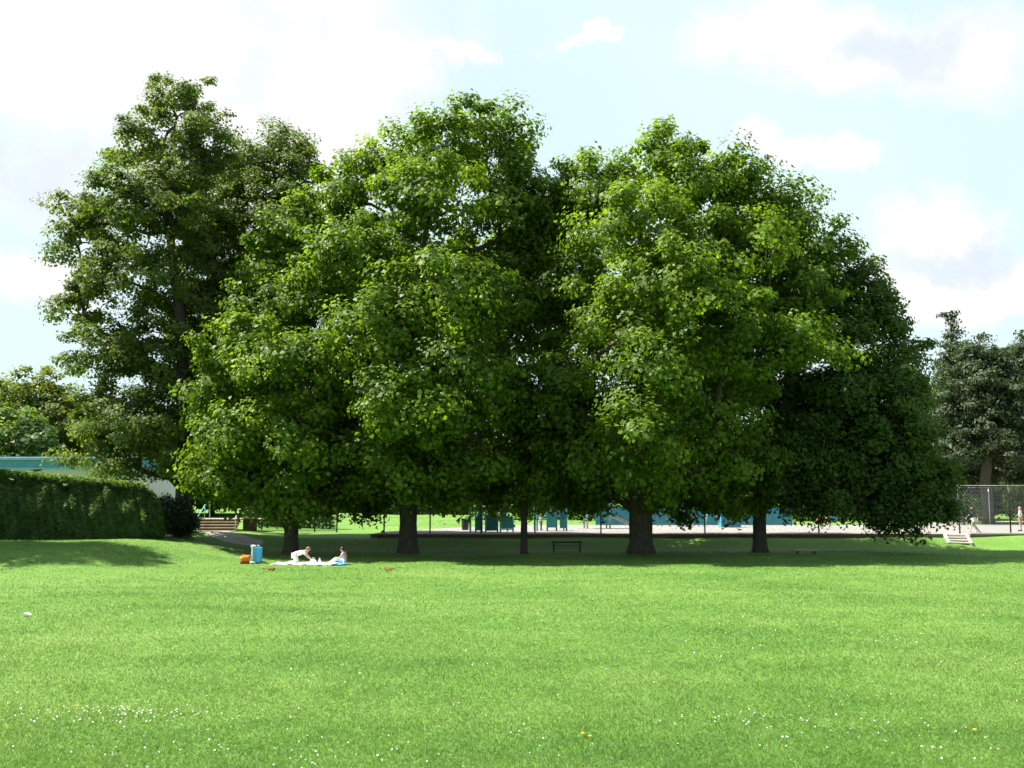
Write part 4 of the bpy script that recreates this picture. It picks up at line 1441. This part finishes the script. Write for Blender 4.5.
def person(label, loc, rz, scale, J, top, bottom, hair, sleeves='short', legs='long', shoes='darkpost', long_hair=False, group=None, face=0.0):
    """J: local joints facing +x, y left; all in metres for an adult, scaled"""
    r = thing('person', label, 'person', loc, rz, group)
    r.scale = (scale,) * 3
    V = lambda p: Vector(p)
    B = {}
    B['pelvis'] = (J['pelvis'], 0.125)
    mid = (V(J['pelvis']) + V(J['chest'])) / 2
    if 'spine' in J: mid = V(J['spine'])
    B['spine'] = (tuple(mid), 0.115)
    B['chest'] = (J['chest'], 0.135)
    B['neck'] = (J['neck'], 0.055)
    hd, nk = V(J['head']), V(J['neck'])
    axis = (hd - nk).normalized()
    fw = V(J.get('face', (1, 0, 0))).normalized()
    fw = (fw - axis * fw.dot(axis)).normalized()
    B['jaw'] = (tuple(hd - axis * 0.07 + fw * 0.02), 0.070)
    B['skull'] = (tuple(hd + axis * 0.02), 0.093)
    B['head_top'] = (tuple(hd + axis * 0.085 - fw * 0.01), 0.066)
    E = [('pelvis', 'spine'), ('spine', 'chest'), ('chest', 'neck'), ('neck', 'jaw'), ('jaw', 'skull'), ('skull', 'head_top')]
    for s in 'LR':
        for k, rr in (('shoulder', 0.062), ('elbow', 0.042), ('wrist', 0.028)):
            B[k + s] = (J[k + s], rr)
        w, e = V(J['wrist' + s]), V(J['elbow' + s])
        d = (w - e).normalized()
        side = d.cross(Vector((0, 0, 1)))
        side = side.normalized() if side.length > 0.1 else Vector((1, 0, 0))
        palm = w + d * 0.07
        B['palm' + s] = (tuple(palm), (0.036, 0.022))
        E += [('chest', 'shoulder' + s), ('shoulder' + s, 'elbow' + s), ('elbow' + s, 'wrist' + s), ('wrist' + s, 'palm' + s)]
        for f in range(4):
            o_ = side * (f - 1.5) * 0.02
            ln = (0.072, 0.084, 0.078, 0.06)[f]
            p1 = palm + o_ * 1.1 + d * 0.035
            p2 = p1 + d * ln * 0.55 + Vector((0, 0, -0.008))
            p3 = p2 + d * ln * 0.4 + Vector((0, 0, -0.022))
            for q, pp in enumerate((p1, p2, p3)):
                B[f'f{f}{q}{s}'] = (tuple(pp), 0.0085)
            E += [('palm' + s, f'f{f}0{s}'), (f'f{f}0{s}', f'f{f}1{s}'), (f'f{f}1{s}', f'f{f}2{s}')]
        sg = 1 if s == 'L' else -1
        t1 = w + d * 0.04 + side * -0.045 * sg
        t2 = t1 + d * 0.045 + side * -0.015 * sg
        B['t0' + s] = (tuple(t1), 0.010); B['t1' + s] = (tuple(t2), 0.009)
        E += [('wrist' + s, 't0' + s), ('t0' + s, 't1' + s)]
        for k, rr in (('hip', 0.095), ('knee', 0.060), ('ankle', 0.040)):
            B[k + s] = (J[k + s], rr)
        a = V(J['ankle' + s])
        toe = V(J['toe' + s])
        B['toe' + s] = (tuple(toe), (0.042, 0.03))
        E += [('pelvis', 'hip' + s), ('hip' + s, 'knee' + s), ('knee' + s, 'ankle' + s), ('ankle' + s, 'toe' + s)]
    skin_mesh('body', B, E, M['skin'], r)
    # shirt
    T = {k: (B[k][0], B[k][1] + 0.016) for k in ('pelvis', 'spine', 'chest')}
    T['chest_top'] = (tuple(V(J['chest']) * 0.45 + nk * 0.55), 0.085)
    TE = [('pelvis', 'spine'), ('spine', 'chest'), ('chest', 'chest_top')]
    for s in 'LR':
        sh, el, wr = V(J['shoulder' + s]), V(J['elbow' + s]), V(J['wrist' + s])
        T['sh' + s] = (tuple(sh), 0.076)
        q = sh.lerp(el, 0.6) if sleeves == 'short' else el
        T['sl' + s] = (tuple(q), 0.062 if sleeves == 'short' else 0.055)
        TE += [('chest', 'sh' + s), ('sh' + s, 'sl' + s)]
        if sleeves == 'long':
            T['cu' + s] = (tuple(wr), 0.042); TE.append(('sl' + s, 'cu' + s))
    skin_mesh('shirt', T, TE, M[top], r, root='spine')
    Q = {'pelvis': (J['pelvis'], 0.137)}
    QE = []
    for s in 'LR':
        h_, k_, a_ = V(J['hip' + s]), V(J['knee' + s]), V(J['ankle' + s])
        Q['hip' + s] = (tuple(h_), 0.110)
        kk = k_ if legs == 'long' else h_.lerp(k_, 0.85)
        Q['knee' + s] = (tuple(kk), 0.074)
        QE += [('pelvis', 'hip' + s), ('hip' + s, 'knee' + s)]
        if legs == 'long':
            Q['ankle' + s] = (tuple(a_ + (k_ - a_) * 0.06), 0.052); QE.append(('knee' + s, 'ankle' + s))
    skin_mesh('trousers' if legs == 'long' else 'shorts', Q, QE, M[bottom], r)
    # hair: cap over the skull, open at the face
    mb = MB()
    rr = bmesh.ops.create_uvsphere(mb.bm, u_segments=20, v_segments=14, radius=1)
    up = axis; sd = up.cross(fw)
    dele = []
    for v in rr['verts']:
        c = v.co.copy()
        if c.x > 0.35 and c.z < 0.45 or c.z < -0.55 and c.x > -0.3:
            dele.append(v)
        k = 1 + 0.05 * math.sin(c.y * 17 + c.z * 13)
        zz = c.z * 0.118
        if long_hair and c.x < 0.2 and c.z < 0:
            zz = c.z * 0.24
        v.co = hd + up * 0.022 + fw * (c.x * 0.112 * k - 0.012) + sd * (c.y * 0.103 * k) + up * zz
    bmesh.ops.delete(mb.bm, geom=dele, context='VERTS')
    mb.build('hair', M[hair], r, True)
    for sg in (-1, 1):
        m = MB(); m.ball(tuple(hd + fw * 0.085 + sd * 0.033 * sg + up * 0.005), (0.013, 0.013, 0.011), 2); m.build('eye', M['eye'], r, True)
    m = MB(); m.ball(tuple(hd + fw * 0.098 - up * 0.03), (0.016, 0.014, 0.02), 2); m.build('nose', M['skin'], r, True)
    m = MB(); m.ball(tuple(hd + fw * 0.082 - up * 0.068), (0.012, 0.024, 0.007), 2); m.build('mouth', M['pink'], r, True)
    if shoes:
        for s in 'LR':
            a, t = V(J['ankle' + s]), V(J['toe' + s])
            heel = a + (a - t).normalized() * 0.05
            m = MB()
            m.tube([(heel.x, heel.y, t.z), tuple(a.lerp(t, 0.35).lerp(Vector((a.x, a.y, t.z)), 0.4)), tuple(t), tuple(t + (t - a).normalized() * 0.05)], [0.045, 0.056, 0.05, 0.028], 10)
            m.build('shoe', M[shoes], r, True)
    return r


STAND = dict(pelvis=(0, 0, 0.95), spine=(0, 0, 1.14), chest=(0.0, 0, 1.33), neck=(0.0, 0, 1.50), head=(0.02, 0, 1.62),
             shoulderL=(0, 0.19, 1.42), shoulderR=(0, -0.19, 1.42), elbowL=(0.02, 0.25, 1.13), elbowR=(0.02, -0.25, 1.13), wristL=(0.10, 0.25, 0.88), wristR=(0.10, -0.25, 0.88),
             hipL=(0, 0.09, 0.90), hipR=(0, -0.09, 0.90), kneeL=(0.02, 0.10, 0.49), kneeR=(0.02, -0.10, 0.49), ankleL=(0, 0.11, 0.08), ankleR=(0, -0.11, 0.08), toeL=(0.16, 0.12, 0.035), toeR=(0.16, -0.12, 0.035))
WALK = dict(STAND, chest=(0.04, 0, 1.33), neck=(0.07, 0, 1.50), head=(0.10, 0, 1.61), kneeL=(0.22, 0.09, 0.53), ankleL=(0.36, 0.09, 0.10), toeL=(0.52, 0.09, 0.06),
            kneeR=(0.0, -0.09, 0.48), ankleR=(-0.32, -0.09, 0.16), toeR=(-0.19, -0.09, 0.04), elbowR=(0.16, -0.24, 1.16), wristR=(0.34, -0.2, 1.05), elbowL=(-0.18, 0.24, 1.16), wristL=(-0.12, 0.25, 0.92),
            shoulderL=(0.04, 0.19, 1.42), shoulderR=(0.04, -0.19, 1.42))
KNEEL = dict(pelvis=(0.02, 0, 0.42), spine=(0.22, 0, 0.52), chest=(0.43, 0, 0.55), neck=(0.58, 0, 0.62), head=(0.68, 0, 0.68), face=(0.7, 0, -0.7),
             shoulderL=(0.50, 0.18, 0.56), shoulderR=(0.50, -0.18, 0.56), elbowL=(0.66, 0.22, 0.34), elbowR=(0.70, -0.22, 0.34), wristL=(0.86, 0.17, 0.16), wristR=(0.92, -0.14, 0.18),
             hipL=(0.03, 0.10, 0.40), hipR=(0.03, -0.10, 0.40), kneeL=(0.18, 0.12, 0.08), kneeR=(0.12, -0.12, 0.08), ankleL=(-0.24, 0.12, 0.07), ankleR=(-0.28, -0.12, 0.07), toeL=(-0.38, 0.12, 0.045), toeR=(-0.42, -0.12, 0.045))
SIT = dict(pelvis=(0, 0, 0.13), spine=(-0.03, 0, 0.30), chest=(0.02, 0, 0.47), neck=(0.07, 0, 0.63), head=(0.12, 0, 0.74), face=(1, 0, -0.35),
           shoulderL=(0.03, 0.18, 0.55), shoulderR=(0.03, -0.18, 0.55), elbowL=(0.16, 0.24, 0.33), elbowR=(0.18, -0.24, 0.33), wristL=(0.38, 0.16, 0.30), wristR=(0.40, -0.12, 0.30),
           hipL=(0.04, 0.10, 0.12), hipR=(0.04, -0.10, 0.12), kneeL=(0.42, 0.13, 0.30), kneeR=(0.40, -0.13, 0.24), ankleL=(0.74, 0.12, 0.07), ankleR=(0.72, -0.11, 0.07), toeL=(0.88, 0.13, 0.10), toeR=(0.86, -0.13, 0.10))

zb = gz((bx0 + bx1) / 2, YB)
kx = at(293, 560, YB).x
person('person in white kneeling forward on the picnic blanket, reaching out with both hands', (kx + 0.02, YB + 0.1, zb + 0.035), 0.0, 1.0, KNEEL, 'palegrey', 'white', 'hair_brown', shoes=None)
sx = at(344, 560, YB).x
person('person with dark red hair in pink sitting at the right end of the blanket', (sx, YB + 0.1, zb + 0.03), math.pi - 0.12, 0.93, SIT, 'pink', 'palegrey', 'hair_dark', shoes=None, long_hair=True)
px_, py_ = at(974, 530, 70.5).x, 70.5
person('person in navy top and shorts walking left across the court behind the fence', (px_, py_, COURT_Z), math.pi + 0.2, 1.0, WALK, 'navy', 'palegrey', 'hair_brown', legs='short', shoes='whiteplastic')
person('person in white top and tan shorts standing at the right edge of the photo', (at(1021, 528, 73).x, 73, COURT_Z), math.pi * 0.8, 1.0, STAND, 'white', 'khaki', 'hair_fair', legs='short', shoes='tyre')
person('child in bright green top stooping on the court under the dark right-hand tree', (at(899, 524, 77).x, 77, COURT_Z), math.pi, 0.62, WALK, 'green_cloth', 'navy', 'hair_dark', shoes='tyre')
person('child in a white top standing by the blue swing set', (at(692, 524, 84).x, 84, COURT_Z), -1.2, 0.62, STAND, 'white', 'palegrey', 'hair_brown', shoes='tyre')
person('child in a white top standing at the wide teal climbing frame', (at(541, 526, 75.2).x, 75.2, COURT_Z), -0.4, 0.68, STAND, 'white', 'denim', 'hair_brown', shoes='tyre')


# ------------------------------------------------------------------ picnic things
def cloth(name, label, cat, x0, x1, yc, hw, mat, seed, lift=0.02, thick=0.012):
    rng = np.random.default_rng(seed)
    nx, ny = 60, 24
    xs = np.linspace(x0, x1, nx); ys = np.linspace(yc - hw, yc + hw, ny)
    X, Y = np.meshgrid(xs, ys)
    Xw = X + 0.06 * np.sin(Y * 5 + 1) ; Yw = Y + 0.09 * np.sin(X * 2.3)
    Z = ground(Xw, Yw) + lift + 0.02 + 0.014 * np.sin(X * 9 + Y * 6) + 0.012 * np.sin(X * 17 - Y * 11) + 0.008 * rng.random(X.shape)
    V1 = np.stack([Xw, Yw, Z], -1).reshape(-1, 3)
    V2 = V1 - np.array([0, 0, thick])
    i = np.arange(ny - 1)[:, None] * nx + np.arange(nx - 1)[None]
    F1 = np.stack([i, i + 1, i + nx + 1, i + nx], -1).reshape(-1, 4)
    F2 = F1[:, ::-1] + nx * ny
    rim = list(range(nx)) + [nx * k + nx - 1 for k in range(1, ny)] + [nx * (ny - 1) + k for k in range(nx - 2, -1, -1)] + [nx * k for k in range(ny - 2, 0, -1)]
    rr = np.array(rim); r2 = np.roll(rr, -1)
    F3 = np.stack([rr, rr + nx * ny, r2 + nx * ny, r2], -1)
    o = link(name, mesh_np(name, np.concatenate([V1, V2]), np.concatenate([F1, F2, F3])), mat, None, True)
    tag(o, label, cat)


cloth('picnic_blanket', 'white picnic blanket spread on the lawn at the edge of the shade', 'blanket', bx0, bx1 - 0.35, YB, 0.75, M['white'], 1)
cloth('sitting_mat', 'small sky-blue mat under the seated person at the right end of the white blanket', 'mat', bx1 - 0.55, bx1 + 0.05, YB - 0.28, 0.5, M['skyblue'], 2, lift=0.045)


def tubbag(label, x, y, z):
    r = thing('food_bag', label, 'bag', (x, y, z))
    m = MB()
    m.tube([(0, 0, 0), (0, 0, 0.03), (0, 0, 0.14), (0.01, 0, 0.19)], [0.15, 0.17, 0.16, 0.11], 12); m.build('bag_body', M['white'], r, True)
    m = MB(); m.tube([(-0.06, 0, 0.17), (-0.05, 0, 0.27), (0.05, 0, 0.27), (0.06, 0, 0.17)], 0.012, 6); m.build('handle', M['white'], r, True)


tubbag('white food bag on the picnic blanket under the reaching hands', at(314, 560, YB).x, YB - 0.15, zb + 0.05)


def bottle():
    x = at(319.5, 560, YB).x
    r = thing('milk_bottle', 'small white bottle standing on the picnic blanket beside the food bag', 'bottle', (x, YB + 0.05, zb + 0.05))
    m = MB(); m.tube([(0, 0, 0), (0, 0, 0.02), (0, 0, 0.17), (0, 0, 0.22), (0, 0, 0.25)], [0.045, 0.052, 0.052, 0.022, 0.02], 14); m.build('bottle_body', M['whiteplastic'], r, True)
    m = MB(); m.tube([(0, 0, 0.25), (0, 0, 0.275)], 0.024, 12); m.build('cap', M['tealpale'], r, True)


bottle()


def cool_box():
    x, y = at(256, 561, YB).x, YB + 0.2
    z = gz(x, y)
    r = thing('beach_trolley', 'tall sky-blue upright bag with white side and top handle, beside the orange bag', 'upright bag', (x, y, z), -0.25)
    m = MB(); m.prism([(-0.15, 0.03), (0.18, 0.03), (0.2, 0.1), (0.19, 0.76), (0.12, 0.80), (-0.15, 0.80)], 'y', -0.14, 0.14); m.build('bag_body', M['skyblue'], r)
    m = MB(); m.prism([(-0.26, 0.0), (-0.155, 0.0), (-0.155, 0.86), (-0.28, 0.90), (-0.30, 0.84), (-0.235, 0.76)], 'y', -0.16, 0.16); m.build('side_panel', M['whiteplastic'], r)
    m = MB(); m.tube([(-0.02, 0, 0.79), (-0.01, 0, 0.87), (0.1, 0, 0.88), (0.13, 0, 0.79)], 0.018, 8); m.build('handle', M['galv'], r, True)
    for s in (-0.12, 0.12):
        w = MB(); w.tube([(0.1, s - 0.02, 0.05), (0.1, s + 0.02, 0.05)], 0.055, 14); w.build('wheel', M['tyre'], r, True)


cool_box()


def orange_bag():
    x, y = at(245, 562, YB).x, YB
    z = gz(x, y)
    r = thing('orange_bag', 'bright orange soft bag with dark red base, left of the blue upright bag', 'bag', (x, y, z), 0.1)
    mb = MB()
    q = bmesh.ops.create_uvsphere(mb.bm, u_segments=20, v_segments=14, radius=1)
    for v in q['verts']:
        c = v.co
        k = 1 + 0.10 * math.sin(c.x * 7 + c.z * 5) + 0.06 * math.sin(c.y * 9 + c.x * 4)
        v.co = Vector((math.copysign(abs(c.x) ** 0.7, c.x) * 0.24 * k, math.copysign(abs(c.y) ** 0.7, c.y) * 0.16 * k, 0.25 + c.z * 0.16 * k))
    mb.build('bag_body', M['orange'], r, True)
    m = MB(); m.box((0.0, 0, 0.075), (0.46, 0.30, 0.15), bev=0.05); m.build('base', M['darkred'], r, True)
    m = MB(); m.box((0.19, 0.02, 0.30), (0.11, 0.2, 0.24), bev=0.04); m.build('side_pocket', M['orange'], r, True)
    m = MB(); m.tube([(-0.14, 0, 0.36), (-0.1, 0, 0.43), (0.04, 0, 0.43), (0.08, 0, 0.36)], 0.015, 8); m.build('handle', M['orange'], r, True)


orange_bag()


def shoe_pair(label, px, y, mat):
    x = at(px, 562, y).x
    r = thing('shoes', label, 'shoes', (x, y, gz(x, y) + 0.02), 0.4)
    for s in (-0.07, 0.07):
        m = MB(); m.tube([(-0.12, s, 0.06), (-0.06, s, 0.07), (0.06, s, 0.05), (0.13, s, 0.035)], [0.035, 0.048, 0.045, 0.025], 10); m.build('shoe', M[mat], r, True)


shoe_pair('pair of white shoes lying on the grass between the orange and the blue bags', 252.5, YB - 0.15, 'whiteplastic')
shoe_pair('pair of tan sandals on the grass right of the blue upright bag', 264, YB + 0.35, 'khaki')


# ------------------------------------------------------------------ far right: house and car behind the trees
def house():
    Y = 150
    x = at(1000, 495, Y).x
    z = gz(x, Y)
    r = thing('house', 'buff-walled house with clay roof far behind the evergreens at the right', 'house', (x, Y, z))
    m = MB(); m.box((0, 4, 2.4), (13, 8, 5.0)); m.build('wall', M['housewall'], r)
    q = MB(); q.prism([(-0.5, 4.9), (8.5, 4.9), (4, 7.6)], 'x', -6.9, 6.9); roof = q.build('roof', M['tile'], r)
    c = MB(); c.box((3.5, 4, 7.9), (0.9, 0.7, 1.4)); c.build('chimney', M['brick'], roof)
    for (wx, wz) in ((-4.5, 1.5), (-1.2, 1.5), (4.5, 1.5), (-4.5, 3.9), (0, 3.9), (4.5, 3.9)):
        f = MB(); f.box((wx, -0.02, wz), (1.5, 0.1, 1.3), bev=0.01); w = f.build('window', M['whiteplastic'], r)
        p = MB(); p.box((wx - 0.35, -0.08, wz), (0.6, 0.04, 1.1)); p.box((wx + 0.35, -0.08, wz), (0.6, 0.04, 1.1)); p.build('pane', M['glass'], w)
    d = MB(); d.box((1.8, -0.03, 1.0), (1.0, 0.1, 2.1), bev=0.01); d.build('door', M['fascia'], r)


house()


def car():
    Y = 136
    x = at(1003, 503, Y).x
    z = gz(x, Y)
    r = thing('parked_car', 'white car parked far behind the chain-link fence in front of the buff house', 'car', (x, Y, z), 0.1)
    m = MB(); m.prism([(-2.1, 0.3), (2.1, 0.3), (2.15, 0.7), (1.9, 0.88), (1.1, 0.95), (0.5, 1.42), (-1.1, 1.45), (-1.75, 0.98), (-2.1, 0.9)], 'y', -0.85, 0.85)
    m.build('body', M['carpaint'], r)
    for s in (-0.862, 0.862):
        m = MB(); m.prism([(-1.5, 0.98), (0.85, 0.98), (0.42, 1.34), (-1.02, 1.36)], 'y', s - 0.01, s + 0.01); m.build('window', M['glass'], r)
    for wx in (-1.3, 1.35):
        for s in (-0.8, 0.8):
            m = MB(); m.tube([(wx, s - 0.1, 0.32), (wx, s + 0.1, 0.32)], 0.32, 18); w = m.build('wheel', M['tyre'], r)
            m = MB(); m.tube([(wx, s * 1.0 + (0.105 if s > 0 else -0.105) - 0.006, 0.32), (wx, s + (0.105 if s > 0 else -0.105) + 0.006, 0.32)], 0.19, 12); m.build('rim', M['galv'], w)
    for s in (-0.6, 0.6):
        m = MB(); m.box((-2.12, s, 0.72), (0.06, 0.3, 0.13), bev=0.01); m.build('headlight', M['whiteplastic'], r)


car()


# ------------------------------------------------------------------ light and sky
SUN_AZ = Vector((-0.985, 0.17, 0)).normalized()
SUN_EL = R(56)
sun_dir = Vector((SUN_AZ.x * math.cos(SUN_EL), SUN_AZ.y * math.cos(SUN_EL), math.sin(SUN_EL)))
ld = bpy.data.lights.new('sun', 'SUN')
ld.energy = 5.0
ld.angle = R(0.5)
ld.color = (1.0, 0.95, 0.86)
lo = bpy.data.objects.new('sun', ld)
COL.objects.link(lo)
lo.rotation_euler = sun_dir.to_track_quat('Z', 'Y').to_euler()
lo.location = (0, 0, 80)

w = bpy.data.worlds.new('World')
scene.world = w
w.use_nodes = True
nt = w.node_tree
nt.nodes.clear()
Lk = nt.links.new
out = N(nt, 'ShaderNodeOutputWorld')
sky = N(nt, 'ShaderNodeTexSky')
sky.sky_type = 'NISHITA'
sky.sun_disc = False
sky.sun_elevation = SUN_EL
sky.sun_rotation = math.atan2(SUN_AZ.x, SUN_AZ.y)
sky.dust_density = 1.5
bg1 = N(nt, 'ShaderNodeBackground')
bg1.inputs['Strength'].default_value = 0.065
Lk(sky.outputs[0], bg1.inputs[0])
tc = N(nt, 'ShaderNodeTexCoord')
sp = N(nt, 'ShaderNodeSeparateXYZ')
Lk(tc.outputs['Generated'], sp.inputs[0])


def MA(op, a, b=None, c=None):
    n = N(nt, 'ShaderNodeMath', operation=op)
    for i, v in enumerate((a, b, c)):
        if v is None: continue
        if isinstance(v, (int, float)): n.inputs[i].default_value = v
        else: Lk(v, n.inputs[i])
    return n.outputs[0]


def noise(scale, detail, rough, loc=(0, 0, 0), sc=(1, 1, 1)):
    mp = N(nt, 'ShaderNodeMapping')
    mp.inputs['Location'].default_value = loc
    mp.inputs['Scale'].default_value = sc
    Lk(tc.outputs['Generated'], mp.inputs[0])
    n = N(nt, 'ShaderNodeTexNoise')
    n.inputs['Scale'].default_value = scale
    n.inputs['Detail'].default_value = detail
    n.inputs['Roughness'].default_value = rough
    Lk(mp.outputs[0], n.inputs['Vector'])
    return n.outputs['Fac']


def mapr(v, a, b, lo=0.0, hi=1.0):
    n = N(nt, 'ShaderNodeMapRange', interpolation_type='SMOOTHSTEP')
    for i, q in enumerate((v, a, b, lo, hi)):
        if isinstance(q, (int, float)): n.inputs[i].default_value = q
        else: Lk(q, n.inputs[i])
    return n.outputs[0]


dy = MA('MAXIMUM', sp.outputs[1], 0.06)
U = MA('DIVIDE', sp.outputs[0], dy)
Vv = MA('DIVIDE', sp.outputs[2], dy)


_wu = MA('ADD', MA('MULTIPLY', MA('SUBTRACT', noise(4.5, 10, 0.62, (7, 2, 4)), 0.5), 0.42), MA('MULTIPLY', MA('SUBTRACT', noise(16, 8, 0.65, (1, 9, 3)), 0.5), 0.10))
_wv = MA('ADD', MA('MULTIPLY', MA('SUBTRACT', noise(4.5, 10, 0.62, (3, 8, 11)), 0.5), 0.26), MA('MULTIPLY', MA('SUBTRACT', noise(16, 8, 0.65, (5, 4, 8)), 0.5), 0.07))
U = MA('ADD', U, _wu)
Vv = MA('ADD', Vv, _wv)


def field(lst):
    f = None
    for (px, py, rx, ry) in lst:
        p = at(px, py, 1.0)
        u0, v0 = p.x, p.z - CAM_Z
        a = MA('MULTIPLY', MA('SUBTRACT', U, u0), 1000 / rx)
        b = MA('MULTIPLY', MA('SUBTRACT', Vv, v0), 1000 / ry)
        e = MA('SUBTRACT', 1.0, MA('ADD', MA('MULTIPLY', a, a), MA('MULTIPLY', b, b)))
        e = MA('MAXIMUM', e, -1.5)
        f = e if f is None else MA('MAXIMUM', f, e)
    return f


nz = noise(5.5, 9, 0.58)
nz2 = noise(2.2, 5, 0.5, (3, 1, 7))
cum = field([(200, 10, 300, 110), (290, 130, 110, 120), (110, 70, 160, 100), (380, 60, 90, 60), (15, 175, 75, 60), (28, 288, 75, 36), (470, 32, 70, 20), (590, 24, 32, 14), (870, 42, 150, 56), (985, 58, 130, 58), (795, 155, 55, 24), (950, 235, 95, 42), (990, 300, 95, 36), (900, 300, 50, 40)])
cm = mapr(MA('ADD', cum, MA('MULTIPLY', MA('SUBTRACT', nz, 0.5), 3.2)), -0.6, 0.75)
veil = mapr(nz2, 0.35, 0.7, 0.88, 1.0)
fac = MA('MULTIPLY', MA('MAXIMUM', cm, veil), mapr(sp.outputs[1], -0.25, 0.45, 0.45, 1.0))
# cloud body shading (grey-blue bellies)
gb = field([(915, 48, 75, 30), (985, 268, 80, 20), (25, 175, 60, 50), (40, 330, 60, 25)])
gm = mapr(MA('ADD', gb, MA('MULTIPLY', MA('SUBTRACT', noise(7, 6, 0.55, (2, 5, 1)), 0.5), 3.0)), -0.7, 1.3)
mixc = N(nt, 'ShaderNodeMix', data_type='RGBA')
Lk(gm, mixc.inputs[0])
mixc.inputs[6].default_value = (1.01, 1.01, 1.01, 1)
mixc.inputs[7].default_value = (0.80, 0.87, 0.95, 1)
# veil is slightly cyan, cumulus white
vm = N(nt, 'ShaderNodeMix', data_type='RGBA')
Lk(cm, vm.inputs[0])
vm.inputs[6].default_value = (0.80, 0.99, 1.02, 1)
Lk(mixc.outputs[2], vm.inputs[7])
bg2 = N(nt, 'ShaderNodeBackground')
bg2.inputs['Strength'].default_value = 0.385
Lk(vm.outputs[2], bg2.inputs[0])
ms = N(nt, 'ShaderNodeMixShader')
Lk(fac, ms.inputs[0])
Lk(bg1.outputs[0], ms.inputs[1])
Lk(bg2.outputs[0], ms.inputs[2])
Lk(ms.outputs[0], out.inputs[0])

vs = scene.view_settings
vs.view_transform = 'Standard'
vs.look = 'None'
vs.exposure = 1.45
vs.gamma = 1
vs.use_curve_mapping = False
cy = scene.cycles
cy.max_bounces = 6
cy.diffuse_bounces = 3
cy.glossy_bounces = 2
cy.transmission_bounces = 4
cy.transparent_max_bounces = 8
cy.sample_clamp_indirect = 6
cy.use_adaptive_sampling = True
cy.adaptive_threshold = 0.02
cy.use_denoising = True
try:
    cy.denoiser = 'OPENIMAGEDENOISE'
    cy.denoising_input_passes = 'RGB_ALBEDO_NORMAL'
except Exception:
    pass
